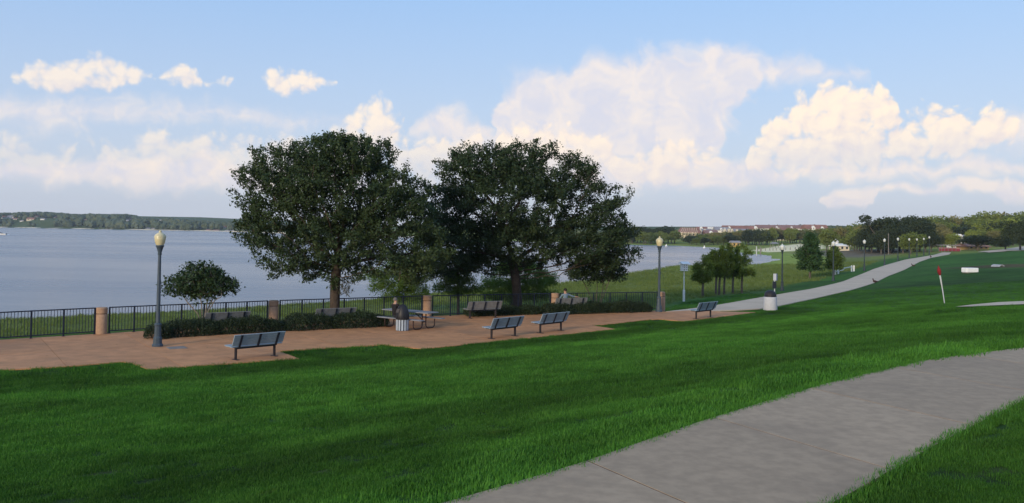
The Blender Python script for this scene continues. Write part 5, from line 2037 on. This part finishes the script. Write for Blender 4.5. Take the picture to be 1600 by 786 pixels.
for (px, py, wpx, hpx, wl_, rf_, lab) in FH:
    Yh = min(max(ground(px, py).y, 1230 if px > 215 else 1530), 1990)
    FHP.append(Yh)
    CLEAR.append((px, py + 0.3, wpx * 1.25 + 2, Yh))
# F: wooded hills across the lake
def far_forest():
    rs = np.random.default_rng(77)
    bm = bmesh.new()
    bmesh.ops.create_icosphere(bm, subdivisions=2, radius=1)
    bv = np.array([v.co[:] for v in bm.verts])
    bf = np.array([[v.index for v in f.verts] for f in bm.faces])
    bm.free()
    sil_x = [-150, -60, 0, 30, 55, 75, 95, 110, 128, 135, 150, 198, 212, 216, 250, 262, 300, 330, 365, 420, 600, 900, 990, 1060, 1100, 1160, 1250, 1300, 1345]
    sil_y = [334, 333, 332.5, 331.5, 330.8, 331.2, 332.4, 334, 334.5, 333.6, 334.2, 334.4, 336, 340, 341.5, 340, 343.5, 345.5, 347, 349, 353, 357, 357.5, 357, 355, 353, 352, 352.5, 353]
    Vs, Fs = [], []
    n = 0
    n_try = 5200
    cand = []
    for i in range(n_try):
        px = rs.uniform(-110, 1345)
        if 380 < px < 985 and rs.uniform() < 0.7:
            continue
        shore = float(np.interp(px, [-300, 0, 200, 360, 700, 985, 990, 1345], [1400, 1500, 1370, 1210, 800, 480, 720, 700]))
        far_end = 2050 if px < 985 else 1500
        cand.append((px, shore + (far_end - shore) * rs.uniform(0, 1) ** 1.7))
    C = np.array(cand)
    Q = np.stack([[at_y(px, 372, Y)[0], Y] for px, Y in cand])
    dsh = polydist(Q, LAKE)
    for (px, Y), ds_ in zip(cand, dsh):
        if ds_ < 7:
            continue
        b = stand(px, Y)
        top_ok = float(at_y(px, float(np.interp(px, sil_x, sil_y)) + rs.uniform(-0.3, 1.2), Y)[2])
        H = min(rs.uniform(7, 13), top_ok - b.z)
        if H < 3:
            continue
        ty = 372 - 0  # row of the tree's top, to keep the houses in view
        skip = False
        for (hx, hy, hw, hY) in CLEAR:
            if abs(px - hx) < hw / 2 + 1.5 and Y < hY + 6:
                if b.z + H > float(at_y(px, hy, Y)[2]):
                    skip = True
        if skip:
            continue
        r = H * rs.uniform(0.38, 0.6)
        s = 1 + rs.normal(0, 0.16, len(bv))
        v = bv * s[:, None] * np.array([r, r, H * 0.5]) + np.array([b.x, b.y, b.z + H * 0.48])
        Vs.append(v)
        Fs.append(bf + n)
        n += len(bv)
    me = np_mesh('forest', np.vstack(Vs), np.vstack(Fs), M['far_blue'])
    tag(link('forest', me), 'blue-green woods covering the hills across the lake', kind='stuff')


far_forest()


# ================================================================== far buildings
def house(px0, px1, y_ridge, y_eave, Y, wall, roof, label, depth=9.0, rz=0.0, gables=(), windows=0, name='house', cat='house', base=None, group=None, hip=0.0, gable_h=None, over=0.5):
    a, b = at_y(px0, y_eave, Y), at_y(px1, y_eave, Y)
    w = float(b[0] - a[0])
    cx = float(a[0] + b[0]) / 2
    zb = float(terr(cx, Y)[0]) if base is None else base
    ze = float(at_y((px0 + px1) / 2, y_eave, Y)[2])
    zr = float(at_y((px0 + px1) / 2, y_ridge, Y)[2])
    root = empty(name, (cx, Y, zb), rz)
    tag(root, label, cat, group)
    h, hr = ze - zb, zr - zb
    MB().box((0, depth / 2, h / 2 - 0.5), (w, depth, h + 1.0)).build('wall', M[wall], root)
    W2, o = w / 2 + over, over
    mb = MB()
    hp = hip * w / 2
    mb.add([(-W2, -o, h - 0.15), (W2, -o, h - 0.15), (W2, depth + o, h - 0.15), (-W2, depth + o, h - 0.15), (-W2 + hp, depth / 2, hr), (W2 - hp, depth / 2, hr),
            (-W2, -o, h - 0.4), (W2, -o, h - 0.4), (W2, depth + o, h - 0.4), (-W2, depth + o, h - 0.4)],
           [(0, 1, 5, 4), (2, 3, 4, 5), (0, 4, 3), (1, 2, 5), (6, 9, 8, 7), (0, 6, 7, 1), (1, 7, 8, 2), (2, 8, 9, 3), (3, 9, 6, 0)])
    rf = mb.build('roof', M[roof], root)
    for g in gables:
        gx = float(at_y(g[0], y_eave, Y)[0]) - cx
        gw = g[1] * Y / F_PX
        gh = g[2] * Y / F_PX
        zz = ze - zb + (g[3] if len(g) > 3 else 0.0)
        mb = MB()
        mb.add([(gx - gw / 2, -o - 0.25, zz - gh * 0.5), (gx + gw / 2, -o - 0.25, zz - gh * 0.5), (gx + gw / 2, -o - 0.25, zz + gh * 0.25), (gx, -o - 0.25, zz + gh * 0.8), (gx - gw / 2, -o - 0.25, zz + gh * 0.25),
                (gx - gw / 2, depth * 0.4, zz - gh * 0.5), (gx + gw / 2, depth * 0.4, zz - gh * 0.5), (gx + gw / 2, depth * 0.4, zz + gh * 0.25), (gx, depth * 0.4, zz + gh * 0.8), (gx - gw / 2, depth * 0.4, zz + gh * 0.25)],
               [(0, 1, 2, 3, 4), (0, 4, 9, 5), (1, 6, 7, 2), (2, 7, 8, 3), (3, 8, 9, 4), (5, 9, 8, 7, 6)])
        gb_ = mb.build('gable', M[wall], root)
        MB().box((gx, -o - 0.28, zz + gh * 0.05), (gw * 0.28, 0.05, gh * 0.36)).build('window', M['window'], gb_)
    for i in range(windows):
        x = -w / 2 + w * (i + 0.5) / windows
        wd = MB().box((x, -0.03, h * 0.52), (w / windows * 0.42, 0.08, h * 0.42)).build('window', M['window'], root)
        MB().box((x, -0.06, h * 0.52 - h * 0.23), (w / windows * 0.52, 0.12, 0.12)).build('sill', M[wall], wd)
    return root, w, h, hr, depth


# the big tiled house facing the bay
r_, w_, h_, hr_, d_ = house(1061, 1092, 355.6, 363.0, 545, 'cream', 'tile_red', 'big cream house with a broad striped terracotta roof above the bay', depth=12, rz=R(-14), hip=0.25, windows=5, over=1.0, base=-1.5)
mb = MB()
for i in range(5):
    x = -w_ * 0.36 + w_ * 0.72 * i / 4
    mb.box((x, -2.6, h_ * 0.40), (0.4, 0.4, h_ * 0.8 + 1.0))
mb.build('porch_columns', M['cream'], r_)['kind'] = 'stuff'
MB().box((0, -1.6, h_ * 0.82), (w_ * 0.8, 2.8, 0.35), bev=0.05).build('porch_roof', M['cream'], r_)
MB().add([(0, 0, 0)], []) if False else None
mb = MB()
for i in range(9):
    x = -w_ * 0.42 + w_ * 0.84 * i / 8
    mb.bar((x, -1.0, h_ - 0.10), (x * 0.78, d_ / 2 - 0.1, hr_ + 0.02), 0.22, 0.12)
mb.build('roof_ribs', M['cream'], r_)['kind'] = 'stuff'
gh_ = 'red and grey roofed town houses on the rise behind the bay'
TH = [(1091, 1103, 354.2, 358.2, 600, 'white_wall', 'tile_red', 'narrow house with a red roof and a white gable just right of the tiled house', [(1096, 4, 5)]),
      (1094, 1113, 357.5, 361.5, 560, 'cream', 'roof_grey', 'grey-roofed house with two white gables in front of the row of four small gables', [(1094.5, 3, 4), (1102, 3, 4.5)]),
      (1104, 1123, 354.3, 358.2, 620, 'white_wall', 'roof_brown', 'town house with a row of four small white gables in its roof', [(1107.5, 2.6, 4.4), (1110.5, 2.6, 4.4), (1113.5, 2.6, 4.4), (1117.3, 2.6, 4.6)]),
      (1103, 1122, 359.5, 364, 545, 'white_wall', 'roof_brown', 'low white house with a broad brown roof showing above the belt of trees', [(1111, 5, 4)]),
      (1119, 1140, 354.6, 359.2, 600, 'white_wall', 'roof_grey', 'grey-purple roofed house left of the long red roofs', [(1127, 3, 4), (1133, 3, 4)]),
      (1132, 1182, 352.4, 357.0, 640, 'white_wall', 'tile_red', 'long red-roofed terrace with a white end gable below the skyline', [(1140, 3, 4), (1181, 4.4, 5.2)]),
      (1134, 1172, 357.2, 361.5, 590, 'cream', 'roof_grey', 'grey-roofed terrace with white gables in front of the long red roof', [(1133, 3, 4.5), (1139, 3.2, 5), (1144, 3, 5), (1152, 3, 4)]),
      (1184, 1222, 351.4, 356.2, 650, 'white_wall', 'roof_brown', 'long brown-roofed terrace behind the tall narrow tree', [(1214, 3, 3.4)]),
      (1208, 1240, 355.6, 359.8, 600, 'cream', 'tile_red', 'red-roofed house half hidden by the yellow-green tree', [(1217.5, 3.4, 4.6)]),
      (1224, 1262, 351.6, 356.4, 650, 'white_wall', 'roof_brown', 'brown-roofed terrace behind the yellow-green tree', [(1237, 2.6, 3)]),
      (1259, 1294, 351.0, 357.2, 610, 'white_wall', 'tile_red', 'red-roofed house with two round white dormers at the right end of the town', [(1271, 5, 5.6), (1285, 4, 4.2)])]
for (a, b, yr, ye, Y, wl_, rf_, lab, gs) in TH:
    house(a, b, yr, ye, Y, wl_, rf_, lab, depth=10, gables=gs, windows=max(2, int((b - a) / 6)), group=gh_)
# small buildings nearer by
house(1144.5, 1156.5, 376.2, 378.2, 420, 'yellow_wall', 'roof_grey', 'small hut with a pale grey roof above the grove', depth=5, windows=2, name='hut', cat='hut')
house(1495.5, 1516, 366.8, 369.8, 330, 'white_wall', 'roof_grey', 'white house peeping over the spreading dark tree on the right', depth=8, windows=3, gables=[(1500, 5, 5)])
house(1514, 1545, 380.5, 383.8, 246, 'yellow_wall', 'roof_brown', 'low ochre building glowing behind the spreading dark tree', depth=7, windows=4, name='building', cat='building')
r_, w_, h_, hr_, d_ = house(1305, 1327, 380.6, 383.2, 318, 'cream', 'white_wall', 'cream park building with a little white cupola left of the dark oaks', depth=6, windows=3, name='pavilion', cat='pavilion')
MB().lathe([(0.9, 0), (0.9, 0.9), (1.15, 0.95), (0.5, 1.5), (0.03, 1.9)], 8, c=(-w_ * 0.23, d_ / 2, hr_ - 0.25)).build('cupola', M['white_wall'], r_)


def open_shelter(px0, px1, ytop, Y, label):
    a, b = stand(px0, Y), stand(px1, Y)
    w = b.x - a.x
    zt = float(at_y((px0 + px1) / 2, ytop, Y)[2])
    root = empty('shelter', ((a.x + b.x) / 2, Y, min(a.z, b.z)))
    tag(root, label, 'shelter')
    h = zt - root.location.z
    for sx in (-1, 1):
        for sy in (0, 1):
            MB().box((sx * w * 0.42, sy * 4, h * 0.38), (0.2, 0.2, h * 0.8)).build('post', M['grey_wood'], root)
    mb = MB()
    mb.add([(-w / 2, -0.6, h * 0.76), (w / 2, -0.6, h * 0.76), (w / 2, 4.6, h * 0.76), (-w / 2, 4.6, h * 0.76), (-w * 0.3, 2, h), (w * 0.3, 2, h)], [(0, 1, 5, 4), (2, 3, 4, 5), (0, 4, 3), (1, 2, 5), (3, 2, 1, 0)])
    mb.build('roof', M['roof_grey'], root)


open_shelter(1207, 1217, 378.5, 400, 'open shelter with a pale roof behind the sand beach')


# long red barrier with white posts at the end of the path
def red_stand():
    Y = 232
    a, b = stand(1467, Y), stand(1500, Y)
    w = b.x - a.x
    root = empty('red_barrier', ((a.x + b.x) / 2, Y, (a.z + b.z) / 2))
    tag(root, 'long low red barrier with a pink top band at the end of the path', 'barrier')
    MB().box((0, 0, 0.55), (w, 0.12, 0.62)).build('red_panel', material('shaded_red_paint', (0.20, 0.028, 0.05), 0.7, 0.15, 1.5), root)  # red dimmed in the paint colour to show the panel under shade
    MB().box((0, 0.05, 1.05), (w, 0.10, 0.22)).build('pink_band', material('pink_paint', (0.36, 0.13, 0.18), 0.7, 0.15, 1.5), root)
    for i in range(7):
        MB().box((-w / 2 + w * (i / 6) ** 1.2, -0.1, 0.6), (0.09, 0.12, 1.3)).build('post', M['grey_wood'], root)
    MB().box((0.3, 1.2, 1.78), (w * 0.95, 2.8, 0.14), bev=0.04).build('canopy', M['roof_grey'], root)


red_stand()
# beach fence posts, poles
BPST = MB().box((0, 0, 0.3), (0.22, 0.22, 1.5)).mesh('beach_post', M['grey_wood'])
for i, px in enumerate([1184, 1190, 1196, 1203, 1208, 1213, 1219, 1228, 1235, 1243, 1250]):
    o = link('beach_post', BPST)
    p = stand(px, 330 + i * 2)
    o.location = p
    tag(o, 'short dark post, %s from the left in the line across the sand beach' % nth(i), 'post', 'posts across the sand beach')


def pole(px, top, Y, rad, mat, name, label, cat, arms=False):
    p = stand(px, Y)
    H = float(at_y(px, top, Y)[2]) - p.z
    root = empty(name, p)
    tag(root, label, cat)
    MB().tube([(0, 0, -0.3), (0, 0, H)], [rad, rad * 0.75], 8).build('shaft', mat, root)
    if arms:
        MB().box((0, 0, H - 0.5), (1.8, 0.12, 0.14)).build('cross_arm', mat, root)
    else:
        MB().lathe([(rad * 1.15, H - 0.05), (rad * 1.15, H + 0.1), (0.02, H + 0.22)], 8).build('cap', mat, root)


pole(1388.3, 366, 240, 0.11, M['grey_wood'], 'utility_pole', 'pale utility pole standing among the dark oaks', 'utility pole')
pole(1182.2, 386, 262, 0.18, M['pvc'], 'marker_post', 'white marker post at the edge of the inlet', 'post')
pole(1188.4, 387, 275, 0.2, M['grey_wood'], 'marker_post', 'dark wooden post beside the white marker post at the inlet', 'post')


# buoys and the boat
def buoy(px, py, r, label):
    p = at_z(px, py, WATER)
    root = empty('buoy', p)
    tag(root, label, 'buoy')
    MB().lathe([(r * 0.5, -0.3), (r, -0.05), (r, 0.35), (r * 0.55, 0.7), (r * 0.3, 0.75), (r * 0.28, 1.2), (0.02, 1.25)], 12).build('float', M['boat_white'], root)
    MB().lathe([(r * 1.01, 0.1), (r * 1.01, 0.22)], 12).build('band', M['boat_dark'], root)


buoy(1041, 385.4, 0.55, 'white buoy in the bay beside the far lamp post')
buoy(1100.5, 388.2, 0.6, 'white buoy near the shore of the bay left of the grove')


def boat():
    p = at_z(2, 367.2, WATER)
    root = empty('motorboat', p, R(185))
    tag(root, 'small white motorboat leaving a wake at the left edge of the lake', 'boat')
    L, B = 5.2, 1.9
    sec = []
    for t in np.linspace(0, 1, 9):
        b = B / 2 * (1 - max(0, (t - 0.45) / 0.55) ** 2.2)
        sh = 0.75 + 0.3 * t * t
        sec.append([(L * (t - 0.5), -max(b, .02), sh), (L * (t - 0.5), -max(b, .02) * 0.72, 0.05), (L * (t - 0.5), 0, -0.25 + 0.3 * t ** 4), (L * (t - 0.5), max(b, .02) * 0.72, 0.05), (L * (t - 0.5), max(b, .02), sh)])
    vs = [v for s in sec for v in s]
    fs = [(i * 5 + j, i * 5 + j + 1, i * 5 + 6 + j, i * 5 + 5 + j) for i in range(8) for j in range(4)] + [(4, 3, 2, 1, 0)]
    fs += [(i * 5, i * 5 + 5, i * 5 + 9, i * 5 + 4) for i in range(8)]
    mb = MB()
    mb.add(vs, fs)
    mb.build('hull', M['boat_white'], root)
    MB().box((0.5, 0, 1.15), (0.08, 1.4, 0.5), Matrix.Rotation(R(-25), 3, 'Y')).build('windshield', M['boat_dark'], root)
    MB().box((-0.4, 0, 0.98), (0.5, 1.2, 0.4), bev=0.08).build('seat', M['boat_dark'], root)
    MB().box((-2.75, 0, 0.75), (0.4, 0.4, 0.7), bev=0.1).build('outboard_motor', M['boat_dark'], root)
    me = MB()
    q = Vector(at_z(8.5, 367.0, WATER))
    pts = []
    for i in range(15):
        t = i / 14
        pts.append((q.x - 2.6 + t * 5.2, q.y + 0.6 * math.sin(t * 20), WATER))
    for i in range(14):
        h = 0.22 * (1 - abs(i / 14 - 0.4))
        me.tube([(pts[i][0], pts[i][1] - 0.5, WATER), (pts[i][0] + 0.25, pts[i][1], WATER + h), (pts[i][0] + 0.2, pts[i][1] + 0.6, WATER)], [0.12, 0.26, 0.10], 5)
    tag(me.build('boat_wake', M['foam']), 'white foam of the boat wake', kind='stuff')


boat()

for (px, py, wpx, hpx, wl_, rf_, lab), Yh in zip(FH, FHP):
    g = stand(px, Yh)
    dz = float(at_y(px, py, Yh)[2])
    house(px - wpx * 0.62, px + wpx * 0.62, py - hpx * 1.15, py - hpx * 0.6, Yh, wl_, rf_, lab, depth=8, windows=2 if wpx > 3 else 1, base=min(g.z, dz), group=gf)


# ================================================================== grass blades
def grass_clump(seed, n, h, w, spread):
    rs = np.random.default_rng(seed)
    v, f = [], []
    for i in range(n):
        a, r = rs.uniform(0, 2 * PI), spread * math.sqrt(rs.uniform(0, 1))
        x, y = r * math.cos(a), r * math.sin(a)
        t = rs.uniform(0, 2 * PI)
        hh = h * rs.uniform(0.55, 1.15)
        ln = hh * rs.uniform(0.1, 0.6)
        dx, dy = math.cos(t), math.sin(t)
        o = len(v)
        v += [(x - dy * w, y + dx * w, -0.01), (x + dy * w, y - dx * w, -0.01), (x + dx * ln * 0.35 + dy * w * 0.8, y + dy * ln * 0.35 - dx * w * 0.8, hh * 0.6), (x + dx * ln * 0.35 - dy * w * 0.8, y + dy * ln * 0.35 + dx * w * 0.8, hh * 0.6), (x + dx * ln, y + dy * ln, hh)]
        f += [(o, o + 1, o + 2), (o, o + 2, o + 3), (o + 3, o + 2, o + 4)]
    return v, f


def grass_leaf(name, ca, cb_, sc):
    m = bpy.data.materials.new(name)
    m.use_nodes = True
    t = m.node_tree
    t.nodes.clear()
    k = NT(t)
    out = k.n('ShaderNodeOutputMaterial')
    bs = k.n('ShaderNodeBsdfPrincipled')
    tr = k.n('ShaderNodeBsdfTranslucent')
    mx = k.n('ShaderNodeMixShader')
    geo = k.n('ShaderNodeNewGeometry')
    p = geo.outputs['Position']
    f = k.m('ADD', k.m('MULTIPLY', k.noise(p, sc, 4, 0.65), 0.6), k.m('ADD', k.m('MULTIPLY', k.noise(p, 0.16, 3, 0.6), 0.35), k.m('MULTIPLY', geo.outputs['Random Per Island'], 0.3)))
    c = k.mix(k.ramp(f, 0.38, 0.85), (*ca, 1), (*cb_, 1))
    dry = k.m('MULTIPLY', k.ramp(k.noise(p, 2.3, 4, 0.7), 0.60, 0.74), 0.45)
    c = k.mix(dry, c, (cb_[0] * 1.15, cb_[1] * 0.66, cb_[2] * 1.2, 1))
    at = k.n('ShaderNodeAttribute', attribute_name='turf_tone', attribute_type='INSTANCER')
    c = k.v('SCALE', c)
    t.links.new(at.outputs['Fac'], c.node.inputs['Scale'])
    t.links.new(c, bs.inputs['Base Color'])
    bs.inputs['Roughness'].default_value = 0.6
    bs.inputs['Specular IOR Level'].default_value = 0.15
    t.links.new(k.mix(1.0, c, (1.1, 1.3, 0.6, 1), 'MULTIPLY'), tr.inputs[0])
    mx.inputs[0].default_value = 0.3
    t.links.new(bs.outputs[0], mx.inputs[1])
    t.links.new(tr.outputs[0], mx.inputs[2])
    t.links.new(mx.outputs[0], out.inputs[0])
    return m


M['blade'] = grass_leaf('lawn_grass_blade', (0.025, 0.090, 0.011), (0.072, 0.192, 0.026), 1.1)
M['reed'] = grass_leaf('shore_grass_blade', (0.066, 0.108, 0.026), (0.150, 0.19, 0.054), 0.3)


def grass_field(name, label, P, scl, clumps, mat, turf_tone=None):
    coll = bpy.data.collections.new(name + '_tufts')
    for i, (v, f) in enumerate(clumps):
        me = bpy.data.meshes.new('grass_tuft')
        me.from_pydata(v, [], f)
        me.materials.append(mat)
        coll.objects.link(bpy.data.objects.new('grass_tuft', me))
    me = bpy.data.meshes.new(name)
    me.vertices.add(len(P))
    me.vertices.foreach_set('co', np.asarray(P, np.float32).ravel())
    a = me.attributes.new('scl', 'FLOAT', 'POINT')
    a.data.foreach_set('value', np.asarray(scl, np.float32))
    a = me.attributes.new('turf_tone', 'FLOAT', 'POINT')
    a.data.foreach_set('value', np.asarray(turf_tone if turf_tone is not None else np.ones(len(P)), np.float32))
    ob = link(name, me)
    tag(ob, label, kind='stuff')
    g = bpy.data.node_groups.new(name, 'GeometryNodeTree')
    g.interface.new_socket('Geometry', in_out='INPUT', socket_type='NodeSocketGeometry')
    g.interface.new_socket('Geometry', in_out='OUTPUT', socket_type='NodeSocketGeometry')
    N = g.nodes
    gi, go = N.new('NodeGroupInput'), N.new('NodeGroupOutput')
    mp = N.new('GeometryNodeMeshToPoints')
    ip = N.new('GeometryNodeInstanceOnPoints')
    ci = N.new('GeometryNodeCollectionInfo')
    ci.inputs['Collection'].default_value = coll
    ci.inputs['Separate Children'].default_value = True
    ci.inputs['Reset Children'].default_value = True
    ip.inputs['Pick Instance'].default_value = True
    rv = N.new('FunctionNodeRandomValue')
    rv.data_type = 'FLOAT_VECTOR'
    rv.inputs[0].default_value = (-0.12, -0.12, 0)
    rv.inputs[1].default_value = (0.12, 0.12, 6.283)
    na = N.new('GeometryNodeInputNamedAttribute')
    na.data_type = 'FLOAT'
    na.inputs['Name'].default_value = 'scl'
    L = g.links.new
    L(gi.outputs[0], mp.inputs['Mesh'])
    L(mp.outputs[0], ip.inputs['Points'])
    L(ci.outputs[0], ip.inputs['Instance'])
    L(rv.outputs[0], ip.inputs['Rotation'])
    L(na.outputs[0], ip.inputs['Scale'])
    L(ip.outputs[0], go.inputs[0])
    ob.modifiers.new('grass', 'NODES').node_group = g
    return ob


rg = np.random.default_rng(4)


def scatter(n, r0, r1, a0, a1, power):
    """points in a fan before the viewer, thinning with distance"""
    t = rg.uniform(0, 1, n)
    r = (r0 ** (2 - power) + t * (r1 ** (2 - power) - r0 ** (2 - power))) ** (1 / (2 - power))
    a = np.radians(rg.uniform(a0, a1, n))
    return np.stack([r * np.sin(a), r * np.cos(a)], 1), r


XYg, rr = scatter(260000, 4.0, 75, -36, 36, 1.5)
ok = (polydist(XYg, WALK) > 0.015) & (polydist(XYg, TERRACE) > 0.03) & (polydist(XYg, PATH) > 0.05) & (polydist(XYg, WILDP) > 0.0) & (polydist(XYg, FRAG) > 0.1)
XYg, rr = XYg[ok], rr[ok]


def vnoise(P, cell, seed):
    """smooth value noise 0..1 on the plane"""
    q = P / cell
    i = np.floor(q).astype(np.int64)
    f = q - i
    f = f * f * (3 - 2 * f)

    def h(a, b):
        v = np.sin(a * 127.1 + b * 311.7 + seed * 74.7) * 43758.5453
        return v - np.floor(v)
    return ((h(i[:, 0], i[:, 1]) * (1 - f[:, 0]) + h(i[:, 0] + 1, i[:, 1]) * f[:, 0]) * (1 - f[:, 1]) + (h(i[:, 0], i[:, 1] + 1) * (1 - f[:, 0]) + h(i[:, 0] + 1, i[:, 1] + 1) * f[:, 0]) * f[:, 1])


# turf grows in tufts: thin spots, bare spots and a few taller clumps
tuft = 0.55 * vnoise(XYg, 0.42, 1) + 0.45 * vnoise(XYg, 0.17, 2)
bare = vnoise(XYg, 0.9, 3) * 0.6 + vnoise(XYg, 3.1, 4) * 0.4
keep = (rg.uniform(0, 1, len(rr)) < np.clip((tuft - 0.22) * 3.2, 0.06, 1)) & ~((bare < 0.20) & (rr < 40) & (rg.uniform(0, 1, len(rr)) < 0.6))
XYg, rr, tuft = XYg[keep], rr[keep], tuft[keep]
# longer unmown fringe along the sidewalk
dwk = polydist(XYg, WALK)
sc = np.clip(rr / 9.0, 0.8, 2.6) * rg.uniform(0.7, 1.25, len(rr)) * (0.62 + 0.8 * tuft) * np.where((dwk < 0.9) & (polydist(XYg, NEAR_SIDE) > 0), 1.0, 0.62)
sc = sc * np.where(rr > 18, np.clip(1.0 - (rr - 18) / 90, 0.5, 1), 1.0)
zg = terr(XYg[:, 0], XYg[:, 1])
grass_field('lawn_grass', 'short green lawn grass', np.column_stack([XYg, zg]), sc, [grass_clump(i, 30, 0.046, 0.0030, 0.13) for i in range(5)], M['blade'], turf_tone=turf(XYg[:, 0], XYg[:, 1], dwk, polydist(XYg, TERRACE)) * (0.72 + 0.5 * vnoise(XYg, 0.6, 6)))
fr = (dwk < 1.15) & (rr < 16)
XYe = []
for A, nn in ((wl, 5200), (wr, 5200)):
    t = rg.uniform(0.02 * sl[-1], 0.62 * sl[-1], nn)
    q = interp_line(A, sl, t)
    XYe.append(q + rg.normal(0, 0.05, q.shape))
XYe = np.vstack(XYe)
XYe = XYe[polydist(XYe, WALK) > -0.02]
ze = terr(XYe[:, 0], XYe[:, 1])
grass_field('edge_grass', 'longer green grass hanging over the sidewalk edges', np.column_stack([XYe, ze]), rg.uniform(0.8, 1.4, len(XYe)), [grass_clump(20 + i, 14, 0.062, 0.003, 0.06) for i in range(4)], M['blade'], turf_tone=turf(XYe[:, 0], XYe[:, 1], np.abs(polydist(XYe, WALK)) + 0.01, polydist(XYe, TERRACE)) * rg.uniform(0.9, 1.1, len(XYe)))
XYt, rt = scatter(60000, 34, 190, -34, 30, 1.2)
ok = (polydist(XYt, WILDP) < -0.6) & (polydist(XYt, LAKE) > -0.4) & (polydist(XYt, TERRACE) > 0.35) & (polydist(XYt, PATH) > 1.5)
XYt, rt = XYt[ok], rt[ok]
zt_ = terr(XYt[:, 0], XYt[:, 1])
grass_field('shore_grass', 'rough yellow-green grass between the terrace and the water', np.column_stack([XYt, zt_]), rg.uniform(0.3, 1.0, len(rt)) * np.clip(rt / 70, 0.8, 1.5) * (0.6 + 0.8 * vnoise(XYt, 4.0, 8)), [grass_clump(40 + i, 16, 0.24, 0.011, 0.28) for i in range(4)], M['reed'])

# ================================================================== humid air
def haze():
    mb = MB()
    mb.box((0, 0, 31.0), (5400, 5400, 80.0))
    m = bpy.data.materials.new('humid_air')
    m.use_nodes = True
    t = m.node_tree
    t.nodes.clear()
    out = t.nodes.new('ShaderNodeOutputMaterial')
    v = t.nodes.new('ShaderNodeVolumePrincipled')
    v.inputs['Color'].default_value = (0.82, 0.91, 1.0, 1)
    v.inputs['Density'].default_value = 0.00012
    v.inputs['Anisotropy'].default_value = 0.2
    t.links.new(v.outputs[0], out.inputs['Volume'])
    tag(mb.build('haze', m), 'thin bluish haze over the lake', kind='stuff')


haze()
